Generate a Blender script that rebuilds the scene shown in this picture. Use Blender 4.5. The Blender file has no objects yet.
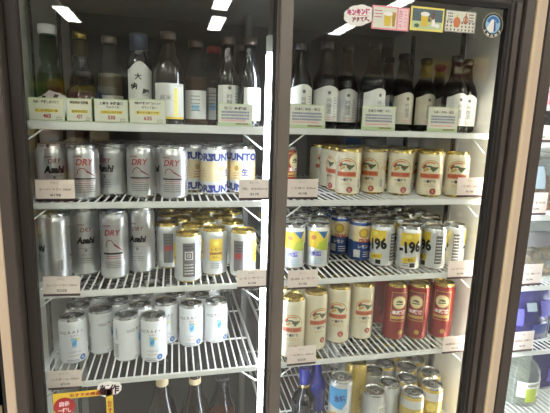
import bpy, bmesh, math, random
from mathutils import Matrix, Vector
random.seed(7)
SC = bpy.context.scene
COL = SC.collection

# ------------------------------------------------------------------ camera, world, exposure
cam_data = bpy.data.cameras.new('camera')
cam = bpy.data.objects.new('camera', cam_data)
COL.objects.link(cam)
SC.camera = cam
cam_data.sensor_width = 36.0
cam_data.lens = 28.8
cam_data.clip_start = 0.02
R = Matrix(((0.97495476, 0.01124637, -0.22211876),
            (-0.22031948, 0.18523388, -0.95767831),
            (0.03037351, 0.98263011, 0.18307245)))
cam.matrix_world = Matrix.Translation((0, -0.90, 1.45)) @ R.to_4x4()

world = bpy.data.worlds.new('world')
SC.world = world
world.use_nodes = True
world.node_tree.nodes['Background'].inputs[0].default_value = (0.9, 0.95, 1.0, 1)
world.node_tree.nodes['Background'].inputs[1].default_value = 0.25

SC.view_settings.view_transform = 'Standard'
SC.view_settings.look = 'None'
SC.view_settings.gamma = 1.0
SC.view_settings.use_curve_mapping = False
SC.view_settings.exposure = 1.65
SC.cycles.max_bounces = 10
SC.cycles.transparent_max_bounces = 24
SC.cycles.sample_clamp_indirect = 4.0
SC.cycles.blur_glossy = 0.5

CEILING_LIGHT = 14.0
LED_LIGHT = 13.5

# ------------------------------------------------------------------ materials
def lin(c):
    c /= 255.0
    return c / 12.92 if c <= 0.04045 else ((c + 0.055) / 1.055) ** 2.4

def rgb(*c):
    return tuple(lin(x) for x in c) + (1.0,)

MATS = {}
def mat(name, color=(200, 200, 200), rough=0.5, metal=0.0, vary=0.0, scale=40.0, bump=0.0, emit=0.0, spec=0.5, coat=0.0):
    if name in MATS:
        return MATS[name]
    m = bpy.data.materials.new(name)
    m.use_nodes = True
    nt = m.node_tree
    b = nt.nodes['Principled BSDF']
    c = rgb(*color)
    b.inputs['Base Color'].default_value = c
    b.inputs['Roughness'].default_value = rough
    b.inputs['Metallic'].default_value = metal
    b.inputs['Specular IOR Level'].default_value = spec
    b.inputs['Coat Weight'].default_value = coat
    if emit:
        b.inputs['Emission Color'].default_value = c
        b.inputs['Emission Strength'].default_value = emit
    if vary or bump:
        tc = nt.nodes.new('ShaderNodeTexCoord')
        n = nt.nodes.new('ShaderNodeTexNoise')
        n.inputs['Scale'].default_value = scale
        n.inputs['Detail'].default_value = 3
        nt.links.new(tc.outputs['Object'], n.inputs['Vector'])
        if vary:
            mx = nt.nodes.new('ShaderNodeMix')
            mx.data_type = 'RGBA'
            mx.inputs['A'].default_value = tuple(x * (1 - vary) for x in c[:3]) + (1,)
            mx.inputs['B'].default_value = tuple(min(1, x * (1 + vary)) for x in c[:3]) + (1,)
            nt.links.new(n.outputs['Fac'], mx.inputs['Factor'])
            nt.links.new(mx.outputs['Result'], b.inputs['Base Color'])
        if bump:
            bp = nt.nodes.new('ShaderNodeBump')
            bp.inputs['Strength'].default_value = bump
            bp.inputs['Distance'].default_value = 0.002
            nt.links.new(n.outputs['Fac'], bp.inputs['Height'])
            nt.links.new(bp.outputs['Normal'], b.inputs['Normal'])
    MATS[name] = m
    return m

def glass(name, tint=(255, 255, 255), ior=1.45, rough=0.0, haze=0.0, hazecol=(200, 200, 200)):
    """Thin clear sheet: it lets light straight through and mirrors by its refractive index."""
    if name in MATS:
        return MATS[name]
    m = bpy.data.materials.new(name)
    m.use_nodes = True
    nt = m.node_tree
    for n in list(nt.nodes):
        nt.nodes.remove(n)
    out = nt.nodes.new('ShaderNodeOutputMaterial')
    tr = nt.nodes.new('ShaderNodeBsdfTransparent')
    tr.inputs[0].default_value = rgb(*tint)
    gl = nt.nodes.new('ShaderNodeBsdfGlossy')
    gl.inputs['Roughness'].default_value = rough
    gl.inputs['Color'].default_value = (1, 1, 1, 1)
    geo = nt.nodes.new('ShaderNodeNewGeometry')
    mi = nt.nodes.new('ShaderNodeMix')
    mi.data_type = 'FLOAT'
    mi.inputs['A'].default_value = ior
    mi.inputs['B'].default_value = 1.0 / ior
    nt.links.new(geo.outputs['Backfacing'], mi.inputs['Factor'])
    fr = nt.nodes.new('ShaderNodeFresnel')
    nt.links.new(mi.outputs['Result'], fr.inputs['IOR'])
    mx = nt.nodes.new('ShaderNodeMixShader')
    nt.links.new(fr.outputs[0], mx.inputs[0])
    base = tr.outputs[0]
    if haze:
        df = nt.nodes.new('ShaderNodeBsdfDiffuse')
        df.inputs[0].default_value = rgb(*hazecol)
        m2 = nt.nodes.new('ShaderNodeMixShader')
        m2.inputs[0].default_value = haze
        nt.links.new(tr.outputs[0], m2.inputs[1])
        nt.links.new(df.outputs[0], m2.inputs[2])
        base = m2.outputs[0]
    nt.links.new(base, mx.inputs[1])
    nt.links.new(gl.outputs[0], mx.inputs[2])
    nt.links.new(mx.outputs[0], out.inputs[0])
    MATS[name] = m
    return m

FRAME = mat('bronze_anodised', (80, 71, 65), 0.45, 0.25, 0.06, 30)
FRAME_DARK = mat('dark_bronze', (50, 43, 39), 0.5, 0.2, 0.06, 30)
GREYPOST = mat('grey_bronze', (110, 102, 93), 0.42, 0.3, 0.05, 30)
GASKET = mat('black_rubber', (22, 19, 18), 0.7)
CREAM = mat('cream_panel', (206, 184, 158), 0.55, 0, 0.04, 8)
CREAM2 = mat('cream_edge', (214, 194, 160), 0.5, 0, 0.04, 8)
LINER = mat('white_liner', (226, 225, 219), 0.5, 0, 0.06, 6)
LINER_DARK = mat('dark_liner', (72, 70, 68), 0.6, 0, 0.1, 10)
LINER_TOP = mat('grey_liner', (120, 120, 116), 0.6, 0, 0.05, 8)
WIRE = mat('white_coated_wire', (226, 227, 224), 0.4, 0, 0.04, 60)
STANDARD = mat('slotted_steel', (112, 110, 106), 0.45, 0.4)
GLASS = glass('door_glass', (247, 249, 247))
LED = mat('led_tube', (236, 243, 255), 0.4, emit=LED_LIGHT)
LED_ADDED = mat('led_tube_added', (255, 248, 236), 0.4, emit=7.0)  # glow of the bar added to lift the right side wall
PANEL = mat('ceiling_panel_light', (255, 253, 247), 0.4, emit=CEILING_LIGHT)
ALU = mat('can_aluminium', (205, 206, 206), 0.26, 1.0, 0.05, 90)
GOLD = mat('can_gold_lid', (214, 190, 112), 0.27, 1.0, 0.05, 90)
TAB = mat('pull_tab_metal', (200, 200, 198), 0.3, 1.0)
SILVERBODY = mat('silver_print', (206, 207, 208), 0.3, 0.8, 0.04, 60)
BRIGHTSILVER = mat('bright_silver_print', (216, 218, 218), 0.28, 0.55, 0.04, 60)
CREAMBODY = mat('ivory_print', (226, 217, 190), 0.32, 0.15, 0.03, 60, coat=0.3)
WHITEBODY = mat('white_print', (232, 234, 236), 0.4, 0.05, 0.03, 60, coat=0.2)
REDBODY = mat('red_print', (138, 24, 18), 0.3, 0.3, 0.06, 60, coat=0.3)
GOLDBODY = mat('yellow_print', (206, 178, 88), 0.32, 0.3, 0.05, 60, coat=0.2)
BLUEBODY = mat('blue_print', (40, 74, 140), 0.3, 0.4, 0.06, 60, coat=0.3)
BLACK = mat('black_ink', (24, 22, 24), 0.5)
GREYINK = mat('grey_ink', (105, 102, 104), 0.5)
RED = mat('red_ink', (168, 52, 50), 0.45)
DARKRED = mat('dark_red_ink', (128, 36, 42), 0.45)
NAVY = mat('navy_ink', (44, 58, 132), 0.45)
BLUE = mat('blue_ink', (56, 112, 178), 0.45)
LIGHTBLUE = mat('light_blue_ink', (150, 196, 222), 0.45)
SKYBLUE = mat('sky_blue_ink', (70, 160, 220), 0.45)
VIOLET = mat('violet_ink', (96, 92, 190), 0.45)
YELLOW = mat('yellow_ink', (222, 192, 66), 0.45)
PALEYELLOW = mat('pale_yellow_ink', (238, 222, 110), 0.45)
LIME = mat('lime_ink', (172, 186, 66), 0.45)
ORANGE = mat('orange_ink', (206, 122, 72), 0.45)
GOLDINK = mat('gold_ink', (196, 160, 84), 0.4, 0.4)
GREEN = mat('green_ink', (70, 110, 70), 0.45)
PALEGREEN = mat('pale_green_ink', (188, 206, 160), 0.5)
PINK = mat('pink_ink', (232, 150, 160), 0.5)
PALEPINK = mat('pale_pink_ink', (240, 206, 206), 0.5)
MAGENTA = mat('magenta_ink', (190, 40, 110), 0.45)
BROWNINK = mat('brown_ink', (120, 74, 50), 0.5)
WHITEINK = mat('white_ink', (240, 238, 232), 0.5)
CREAMINK = mat('cream_ink', (232, 214, 168), 0.45)
PAPER = mat('tag_paper', (240, 224, 215), 0.6, 0, 0.02, 50)
CARD = mat('card_paper', (222, 222, 206), 0.55, 0, 0.03, 50)
STRIP = mat('tag_clip_strip', (58, 28, 30), 0.5)

# ------------------------------------------------------------------ mesh builder
class MB:
    def __init__(self):
        self.v = []; self.f = []; self.mi = []; self.mats = []; self.sm = []
    def m(self, material):
        if material not in self.mats:
            self.mats.append(material)
        return self.mats.index(material)
    def add(self, verts, faces, material, smooth=False):
        o = len(self.v); k = self.m(material)
        self.v.extend(tuple(p) for p in verts)
        for f in faces:
            self.f.append(tuple(i + o for i in f)); self.mi.append(k); self.sm.append(smooth)
    def box(self, x0, x1, y0, y1, z0, z1, material, bev=0.0):
        if bev:
            bm = bmesh.new()
            bmesh.ops.create_cube(bm, size=1)
            bmesh.ops.scale(bm, vec=(x1 - x0, y1 - y0, z1 - z0), verts=bm.verts)
            bmesh.ops.translate(bm, vec=((x0 + x1) / 2, (y0 + y1) / 2, (z0 + z1) / 2), verts=bm.verts)
            bmesh.ops.bevel(bm, geom=list(bm.edges), offset=bev, segments=2, affect='EDGES')
            self.bm(bm, material)
            return
        v = [(x0, y0, z0), (x1, y0, z0), (x1, y1, z0), (x0, y1, z0), (x0, y0, z1), (x1, y0, z1), (x1, y1, z1), (x0, y1, z1)]
        f = [(0, 3, 2, 1), (4, 5, 6, 7), (0, 1, 5, 4), (1, 2, 6, 5), (2, 3, 7, 6), (3, 0, 4, 7)]
        self.add(v, f, material)
    def bm(self, bm, material, smooth=False):
        bm.verts.index_update()
        self.add([v.co[:] for v in bm.verts], [[v.index for v in f.verts] for f in bm.faces], material, smooth)
        bm.free()
    def lathe(self, prof, material, seg=20, c=(0, 0, 0), caps=True, sx=1.0, sy=1.0):
        """prof: (r, z) from bottom to top; material may be a function of the ring index."""
        vs = []
        for r, z in prof:
            for k in range(seg):
                a = 2 * math.pi * k / seg
                vs.append((c[0] + r * math.cos(a) * sx, c[1] + r * math.sin(a) * sy, c[2] + z))
        for i in range(len(prof) - 1):
            mm = material(i) if callable(material) else material
            fs = []
            for k in range(seg):
                k2 = (k + 1) % seg
                fs.append((i * seg + k, i * seg + k2, (i + 1) * seg + k2, (i + 1) * seg + k))
            o = len(self.v)
            self.add([], [], mm)
            kk = self.m(mm)
            for f in fs:
                self.f.append(tuple(q + o for q in f)); self.mi.append(kk); self.sm.append(True)
            if i < len(prof) - 2:
                continue
        # vertices appended once, faces above index from the same offset
        self.v.extend(vs)
        o = len(self.v) - len(vs)
        if caps:
            for i, flip in ((0, True), (len(prof) - 1, False)):
                if prof[i][0] > 1e-5:
                    idx = [o + i * seg + k for k in range(seg)]
                    if flip:
                        idx.reverse()
                    mm = material(min(i, len(prof) - 2)) if callable(material) else material
                    self.f.append(tuple(idx)); self.mi.append(self.m(mm)); self.sm.append(False)
    def tube(self, pts, r, material, seg=6):
        pts = [Vector(p) for p in pts]
        vs = []
        for i, p in enumerate(pts):
            d = (pts[min(i + 1, len(pts) - 1)] - pts[max(i - 1, 0)]).normalized()
            up = Vector((0, 0, 1)) if abs(d.z) < 0.9 else Vector((0, 1, 0))
            a = d.cross(up).normalized(); b = a.cross(d).normalized()
            for k in range(seg):
                t = 2 * math.pi * k / seg
                vs.append(p + a * (r * math.cos(t)) + b * (r * math.sin(t)))
        fs = []
        for i in range(len(pts) - 1):
            for k in range(seg):
                k2 = (k + 1) % seg
                fs.append((i * seg + k, (i + 1) * seg + k, (i + 1) * seg + k2, i * seg + k2))
        fs.append(tuple(range(seg))); fs.append(tuple(reversed(range((len(pts) - 1) * seg, len(pts) * seg))))
        self.add(vs, fs, material, True)
    def mesh(self, name):
        me = bpy.data.meshes.new(name)
        me.from_pydata(self.v, [], self.f)
        for mm in self.mats:
            me.materials.append(mm)
        me.polygons.foreach_set('material_index', self.mi)
        me.polygons.foreach_set('use_smooth', self.sm)
        me.update()
        return me
    def build(self, name, parent=None, loc=(0, 0, 0), rot=0.0):
        return link(name, self.mesh(name), parent, loc, rot)

def link(name, me, parent=None, loc=(0, 0, 0), rot=0.0):
    o = bpy.data.objects.new(name, me)
    o.location = loc
    o.rotation_euler = (0, 0, rot)
    if parent is not None:
        o.parent = parent
    COL.objects.link(o)
    return o

def tag(o, label, cat, group=None, kind=None):
    o['label'] = label
    if cat:
        o['category'] = cat
    if group:
        o['group'] = group
    if kind:
        o['kind'] = kind
    return o

def thing(name, label, cat, loc=(0, 0, 0), rot=0.0, group=None):
    return tag(link(name, None, None, loc, rot), label, cat, group)

def structure(o):
    o['kind'] = 'structure'
    return o

def copy_tree(o, parent=None):
    c = o.copy()
    COL.objects.link(c)
    c.parent = parent
    for ch in list(o.children):
        copy_tree(ch, c)
    return c

# ------------------------------------------------------------------ flat print laid on a surface
_text = {}
def text_mesh(s, bold=0.0, shear=0.0):
    key = (s, bold, shear)
    if key in _text:
        return _text[key]
    c = bpy.data.curves.new('lettering', 'FONT')
    c.body = s; c.resolution_u = 2; c.offset = bold; c.shear = shear
    c.align_x = 'CENTER'; c.space_line = 0.95
    o = bpy.data.objects.new('lettering', c)
    me = bpy.data.meshes.new_from_object(o)
    V = [(v.co.x, v.co.y) for v in me.vertices]
    F = [tuple(p.vertices) for p in me.polygons]
    bpy.data.objects.remove(o); bpy.data.curves.remove(c); bpy.data.meshes.remove(me)
    _text[key] = (V, F)
    return V, F

class Print:
    """Ink shapes drawn in (u, v) and laid on a cylinder of radius r (r=None: on a flat card facing -Y)."""
    def __init__(self, r=None, off=0.0003):
        self.r = r; self.off = off; self.mb = MB()
    def place(self, V, F, material, e):
        e = self.off + e
        if self.r:
            P = [((self.r + e) * math.sin(u / self.r), -(self.r + e) * math.cos(u / self.r), v) for u, v in V]
        else:
            P = [(u, -e, v) for u, v in V]
        self.mb.add(P, F, material)
    def cut(self, V, F, material, e):
        if not self.r:
            self.place(V, F, material, e); return
        bm = bmesh.new()
        vs = [bm.verts.new((u, v, 0)) for u, v in V]
        for f in F:
            try:
                bm.faces.new([vs[i] for i in f])
            except ValueError:
                pass
        step = 0.005
        us = [p[0] for p in V]
        k = math.floor(min(us) / step) + 1
        while k * step < max(us):
            bmesh.ops.bisect_plane(bm, geom=list(bm.verts) + list(bm.edges) + list(bm.faces), plane_co=(k * step, 0, 0), plane_no=(1, 0, 0))
            k += 1
        bm.verts.index_update()
        V2 = [(v.co.x, v.co.y) for v in bm.verts]
        F2 = [[v.index for v in f.verts] for f in bm.faces]
        bm.free()
        self.place(V2, F2, material, e)
    def rect(self, u0, u1, v0, v1, material, e=0.0):
        n = max(1, int(abs(u1 - u0) / 0.005)) if self.r else 1
        V = []; F = []
        for i in range(n + 1):
            u = u0 + (u1 - u0) * i / n
            V += [(u, v0), (u, v1)]
        for i in range(n):
            F.append((2 * i, 2 * i + 2, 2 * i + 3, 2 * i + 1))
        self.place(V, F, material, e)
    def frame(self, u0, u1, v0, v1, t, material, e=0.0):
        self.rect(u0, u1, v1 - t, v1, material, e); self.rect(u0, u1, v0, v0 + t, material, e)
        self.rect(u0, u0 + t, v0 + t, v1 - t, material, e); self.rect(u1 - t, u1, v0 + t, v1 - t, material, e)
    def poly(self, pts, material, e=0.0):
        self.cut(pts, [tuple(range(len(pts)))], material, e)
    def oval(self, u, v, ru, rv, material, e=0.0, n=16):
        V = []; F = []
        for i in range(n + 1):
            a = math.pi * i / n
            x = u - ru * math.cos(a); h = rv * math.sin(a)
            V += [(x, v - h), (x, v + h)]
        for i in range(n):
            F.append((2 * i, 2 * i + 2, 2 * i + 3, 2 * i + 1))
        self.place(V, F, material, e)
    def ring(self, u, v, ru, rv, t, material, e=0.0, a0=0.0, a1=360.0, n=28):
        V = []; F = []
        for i in range(n + 1):
            a = math.radians(a0 + (a1 - a0) * i / n)
            V += [(u + (ru - t) * math.cos(a), v + (rv - t) * math.sin(a)), (u + ru * math.cos(a), v + rv * math.sin(a))]
        for i in range(n):
            F.append((2 * i, 2 * i + 1, 2 * i + 3, 2 * i + 2))
        self.place(V, F, material, e)
    def text(self, s, u, v, w, h, material, e=0.0002, bold=0.0, shear=0.0, rot=0.0):
        """Lettering centred on (u, v); fits width w and height h (either may be None)."""
        V, F = text_mesh(s, bold, shear)
        if not V:
            return
        x0 = min(p[0] for p in V); x1 = max(p[0] for p in V); y0 = min(p[1] for p in V); y1 = max(p[1] for p in V)
        sx = (w / (x1 - x0)) if w else None
        sy = (h / (y1 - y0)) if h else None
        sx = sx or sy; sy = sy or sx
        c, s_ = math.cos(rot), math.sin(rot)
        W = []
        for x, y in V:
            a = (x - (x0 + x1) / 2) * sx; b = (y - (y0 + y1) / 2) * sy
            W.append((u + a * c - b * s_, v + a * s_ + b * c))
        self.cut(W, F, material, e)
    def lines(self, u0, u1, v0, n, dv, h, material, e=0.0, rnd=None):
        """rows of small print too small to read, as short ink dashes"""
        q = random.Random(rnd or 1)
        for i in range(n):
            u = u0
            while u < u1 - 0.001:
                d = q.uniform(0.0012, 0.004)
                self.rect(u, min(u + d, u1), v0 - i * dv, v0 - i * dv + h, material, e)
                u += d + 0.0008

# ================================================================== THE SHOP (seen in the glass)
YB, XL, XR, ZC = -5.3, -3.2, 4.2, 2.5
FLOOR = mat('vinyl_floor', (206, 203, 198), 0.35, 0, 0.1, 3)
WALLM = mat('shop_wall_paint', (206, 203, 197), 0.7, 0, 0.04, 4)
CEILM = mat('ceiling_board', (226, 222, 214), 0.8, 0, 0.06, 5)
b = MB(); b.box(XL, XR, YB, 0.9, -0.08, 0, FLOOR); structure(b.build('floor'))
b = MB(); b.box(XL, XR, YB, 0.9, ZC, ZC + 0.08, CEILM); structure(b.build('ceiling'))
b = MB(); b.box(XL, XR, YB - 0.1, YB, 0, ZC, WALLM); structure(b.build('wall_back'))
b = MB(); b.box(XL - 0.1, XL, YB, 0.9, 0, ZC, WALLM); structure(b.build('wall_left'))
b = MB(); b.box(XR, XR + 0.1, YB, 0.9, 0, ZC, WALLM); structure(b.build('wall_right'))
b = MB(); b.box(XL, XR, 0.9, 1.0, 0, ZC, WALLM); structure(b.build('wall_front'))
b = MB(); b.box(-0.80, 2.2, 0.0, 0.75, 1.88, ZC, mat('bulkhead_paint', (120, 108, 98), 0.6)); structure(b.build('wall_bulkhead'))
lights = [(-1.03, -4.12), (0.45, -3.99), (0.42, -3.05), (1.78, -3.76), (1.85, -2.62), (-1.0, -2.3), (-1.0, -0.9), (0.45, -1.7), (1.9, -1.1), (-2.4, -2.6), (3.2, -2.6), (-2.3, -0.9)]
LIGHTLAB = ['white ceiling panel mirrored alone at upper left of the left door', 'white ceiling panel mirrored beside the light bar, lower of two',
            'white ceiling panel mirrored beside the light bar, upper of two', 'white ceiling panel mirrored below the cloud sticker',
            'white ceiling panel mirrored behind the pink framed card'] + ['white ceiling panel above the aisle, %s one outside the mirrored view' % w for w in ('first', 'second', 'third', 'fourth', 'fifth', 'sixth', 'seventh')]
for i, (x, y) in enumerate(lights):
    t = thing('ceiling_light', LIGHTLAB[i], 'ceiling light', (x, y, ZC), 0, 'ceiling panels mirrored in the glass')
    b = MB()
    b.box(-0.09, 0.09, -0.37, -0.35, -0.03, 0, WIRE); b.box(-0.09, 0.09, 0.35, 0.37, -0.03, 0, WIRE)
    b.box(-0.09, -0.072, -0.35, 0.35, -0.03, 0, WIRE); b.box(0.072, 0.09, -0.35, 0.35, -0.03, 0, WIRE)
    b.build('light_frame', t)
    b = MB(); b.box(-0.072, 0.072, -0.35, 0.35, -0.024, -0.004, PANEL); b.build('diffuser', t)

# racks of goods across the aisle, mirrored in the glass
def store_rack(x0, x1, y, heights, label, seed):
    t = thing('store_rack', label, 'rack', ((x0 + x1) / 2, y, 0))
    w = (x1 - x0) / 2
    b = MB(); b.box(-w, w, -0.22, -0.20, 0, heights[-1] + 0.32, mat('rack_board', (116, 104, 92), 0.6)); b.build('back_panel', t)
    for s in (-1, 1):
        b = MB(); b.box(s * w - 0.012, s * w + 0.012, -0.20, 0.2, 0, heights[-1] + 0.32, mat('rack_side', (96, 84, 74), 0.6)); b.build('side_panel', t)
    for h in heights:
        b = MB(); b.box(-w + 0.012, w - 0.012, -0.2, 0.2, h - 0.03, h, mat('rack_shelf', (150, 140, 126), 0.6)); b.build('shelf', t)
    return t
NTH = ['first', 'second', 'third', 'fourth', 'fifth', 'sixth', 'seventh', 'eighth', 'ninth', 'tenth', 'eleventh', 'twelfth', 'thirteenth', 'fourteenth']
def carton(x, y, z, w, d, h, body, band, label, group):
    t = MB()
    t.box(-w / 2, w / 2, -d / 2, d / 2, 0, h, body, 0.006)
    o = tag(t.build('goods_carton', None, (x, y, z)), label, 'carton', group)
    p = MB(); p.box(-w / 2 + 0.01, w / 2 - 0.01, d / 2 - 0.001, d / 2 + 0.001, h * 0.35, h * 0.7, band); p.build('front_label', o)
    return o
goodscol = [(RED, YELLOW, 'red'), (GREEN, WHITEINK, 'green'), (YELLOW, RED, 'yellow'), (WHITEBODY, BLUE, 'white'), (BROWNINK, CREAMINK, 'brown'), (NAVY, WHITEINK, 'navy'), (ORANGE, WHITEINK, 'orange'), (LIME, GREEN, 'lime'), (GREYINK, WHITEINK, 'grey')]
rk = random.Random(11)
for ri, (x0, x1, y, lab) in enumerate([(-2.6, -0.35, -3.6, 'goods rack across the aisle with green and red packs, mirrored on the left'),
                                        (1.35, 3.2, -3.3, 'goods rack across the aisle with yellow packs, mirrored at upper right')]):
    hs = [0.35, 0.75, 1.15, 1.55] + ([1.95] if ri else [])
    store_rack(x0, x1, y, hs, lab, ri)
    for si, h in enumerate(hs):
        x = (x0 if si < 4 else 2.40) + 0.16; n = 0
        while x < x1 - 0.14:
            w = rk.uniform(0.12, 0.2); hh = rk.uniform(0.17, 0.29)
            body, band, cn = goodscol[rk.randrange(8) if not ri else ((3, 4, 8)[rk.randrange(3)] if si < 4 else (2, 4)[n % 2])]
            n += 1
            carton(x + w / 2 - 0.06, y + 0.02, h, w, 0.22, hh, body, band,
                   '%s carton, %s along the %s shelf of the mirrored %s rack' % (cn, NTH[n - 1], NTH[si], ('left-hand', 'right-hand')[ri]), 'cartons on the racks across the aisle')
            x += w + 0.05

# ================================================================== THE FRIDGE
WL, WR, YBK, ZT, ZB = -0.315, 0.79, 0.66, 1.775, 0.20
S = {1: 1.443, 2: 1.279, 3: 1.086, 4: 0.873, 5: 0.630}
S5L = 0.400
fr = thing('display_fridge', 'bronze framed glass door drinks fridge filled with cans and bottles', 'fridge')
b = MB(); b.box(WL - 0.03, WL, 0.035, YBK, ZB, ZT, LINER); b.build('side_liner', fr)
b = MB(); b.box(WR, WR + 0.03, 0.035, YBK, ZB, ZT, LINER); b.build('side_liner', fr)
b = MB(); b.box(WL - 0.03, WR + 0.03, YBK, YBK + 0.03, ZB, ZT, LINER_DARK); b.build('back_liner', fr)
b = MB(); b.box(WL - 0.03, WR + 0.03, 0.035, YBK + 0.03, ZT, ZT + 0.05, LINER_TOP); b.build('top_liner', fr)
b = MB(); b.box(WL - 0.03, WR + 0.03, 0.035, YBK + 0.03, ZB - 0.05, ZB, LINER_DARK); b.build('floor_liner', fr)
b = MB(); b.box(-0.314, 0.786, -0.01, 0.10, 0.005, 0.30, FRAME, 0.004)
for k in range(10):
    b.box(-0.25, 0.72, -0.013, -0.01, 0.05 + k * 0.02, 0.06 + k * 0.02, GASKET)
b.build('base_grille', fr)
b = MB(); b.box(-0.314, 0.786, -0.012, 0.035, 1.739, 1.86, FRAME, 0.003); b.build('header', fr)
b = MB(); b.box(-0.3145, -0.2925, -0.012, 0.035, 0.30, 1.739, FRAME, 0.002); b.build('jamb', fr)
b = MB(); b.box(0.7605, 0.7865, -0.012, 0.035, 0.30, 1.739, FRAME, 0.002); b.build('jamb', fr)
# slotted standards that carry the shelves
for x0, y0 in ((WR - 0.006, 0.225), (WR - 0.006, 0.50), (WL, 0.225), (WL, 0.50)):
    b = MB(); b.box(x0, x0 + 0.006, y0, y0 + 0.022, ZB, ZT - 0.02, STANDARD)
    for k in range(30):
        z = 0.4 + k * 0.045
        xs = x0 - 0.0004 if x0 > 0 else x0 + 0.006
        b.box(xs, xs + 0.0004, y0 + 0.008, y0 + 0.014, z, z + 0.02, GASKET)
    b.build('shelf_standard', fr)
for y0 in (0.05, 0.50):
    b = MB(); b.box(0.2165, 0.2345, y0, y0 + 0.022, ZB, ZT, STANDARD, 0.002); b.build('centre_post', fr)
# LED bar clipped behind the meeting stile of the doors
b = MB(); b.box(0.1955, 0.2142, 0.0585, 0.0745, 0.36, 1.600, LED, 0.003)
led = b.build('led_bar', fr); led['label'] = 'added white light bar, out of view'
b = MB(); b.box(0.768, 0.780, 0.037, 0.052, 0.36, 1.600, LED_ADDED, 0.003)  # unseen bar added behind the stile to brighten the white side wall
added_led = b.build('led_bar', fr); added_led['label'] = 'added dim light bar hidden behind the right stile'
b = MB(); b.box(0.780, 0.789, 0.037, 0.052, 0.34, 1.62, STANDARD); b.build('mounting_rail', added_led)  # carries the added bar
b = MB(); b.box(0.1950, 0.2147, 0.0580, 0.0750, 1.600, 1.636, mat('lamp_end_cap', (190, 194, 190), 0.5), 0.002); b.build('end_cap', led)
b = MB(); b.box(0.2008, 0.2083, 0.0750, 0.0790, 0.34, 1.735, STANDARD); b.build('mounting_rail', led)

def door(x0, x1, y, wl, wr, lab, stile_l, stile_r):
    """sliding door: stiles, rails, rubber gasket and a 4 mm pane"""
    d = link('door', None, fr); d['label'] = lab
    t = 0.016
    b = MB()
    b.box(x0, x0 + wl, y, y + t, 0.30, 1.738, stile_l, 0.002)
    b.box(x1 - wr, x1, y, y + t, 0.30, 1.738, stile_r, 0.002)
    b.box(x0 + wl, x1 - wr, y, y + t, 1.724, 1.738, FRAME_DARK, 0.002)
    b.box(x0 + wl, x1 - wr, y, y + t, 0.30, 0.35, FRAME_DARK, 0.002)
    b.build('door_frame', d)
    b = MB()
    b.box(x1 - wr - 0.006, x1 - wr, y + 0.001, y + t, 0.35, 1.724, GASKET)
    b.box(x0 + wl, x1 - wr - 0.006, y + 0.001, y + t, 1.717, 1.724, GASKET)
    b.build('gasket', d)
    b = MB(); b.box(x0 + wl, x1 - wr, y + 0.006, y + 0.010, 0.35, 1.724, GLASS); b.build('glass_pane', d)
    return d
dl = door(-0.291, 0.2065, 0.012, 0.022, 0.001, 'left sliding glass door', FRAME_DARK, GREYPOST)
dr = door(0.2075, 0.7585, -0.006, 0.026, 0.032, 'right sliding glass door with grey meeting stile', GREYPOST, FRAME_DARK)
b = MB(); b.box(0.738, 0.752, -0.010, -0.006, 0.32, 1.73, FRAME, 0.001); b.build('stile_rib', dr)
YGL, YGR = 0.018, 0.0      # outer faces of the two panes

# cream filler strips beside the fridge
b = MB(); b.box(0.7870, 0.7975, -0.014, 0.05, 0, 1.86, CREAM2, 0.001); b.box(0.7975, 0.8190, -0.010, 0.05, 0, 1.86, CREAM, 0.001); structure(b.build('trim_1'))
b = MB(); b.box(-0.3330, -0.3150, -0.010, 0.05, 0, 1.86, CREAM, 0.001); structure(b.build('trim_2'))

# ------------------------------------------------------------------ wire shelves
_wire = {}
def wire_mesh(depth):
    if depth not in _wire:
        b = MB(); b.tube([(0, 0, -0.0021), (0, depth, -0.0021)], 0.0021, WIRE, 6)
        _wire[depth] = b.mesh('wire')
    return _wire[depth]
def wire_shelf(x0, x1, z, label, bar=0.013):
    t = thing('wire_shelf', label, 'shelf', ((x0 + x1) / 2, 0.06, z), 0, 'white wire shelves of the fridge')
    w = (x1 - x0) / 2
    D = 0.52
    b = MB(); b.box(-w, w, 0.0, 0.0055, -bar, 0.001, WIRE, 0.0018); b.build('front_bar', t)
    for s in (-1, 1):
        b = MB(); b.box(s * w - 0.003, s * w + 0.003, 0.0055, D, -0.010, 0.0012, WIRE, 0.001); b.build('side_rail', t)
        b = MB(); b.tube([(s * (w - 0.045), 0.010, -bar), (s * (w - 0.002), 0.016, -0.048)], 0.0018, WIRE, 6)
        b.build('support_strut', t)
    for y in (0.16, 0.34, D - 0.005):
        b = MB(); b.tube([(-w, y, -0.0068), (w, y, -0.0068)], 0.0026, WIRE, 6); b.build('cross_rail', t)
    n = int(round(2 * w / 0.0172))
    me = wire_mesh(D - 0.004)
    for i in range(1, n):
        link('wire', me, t, (-w + 2 * w * i / n, 0.004, 0))
    return t
names = {1: 'bottle shelf', 2: 'upper can shelf', 3: 'middle can shelf', 4: 'lower can shelf', 5: 'bottom shelf'}
for k in (1, 2, 3, 4):
    wire_shelf(-0.300, 0.1935, S[k], 'white wire %s behind the left glass door' % names[k], 0.016 if k == 1 else 0.013)
    wire_shelf(0.2425, 0.768, S[k], 'white wire %s behind the right glass door' % names[k])
wire_shelf(-0.300, 0.1935, S5L, 'white wire bottom shelf under tall bottles, left glass door')
wire_shelf(0.2425, 0.768, S[5], 'white wire bottom shelf under silver cans, right glass door')

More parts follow.
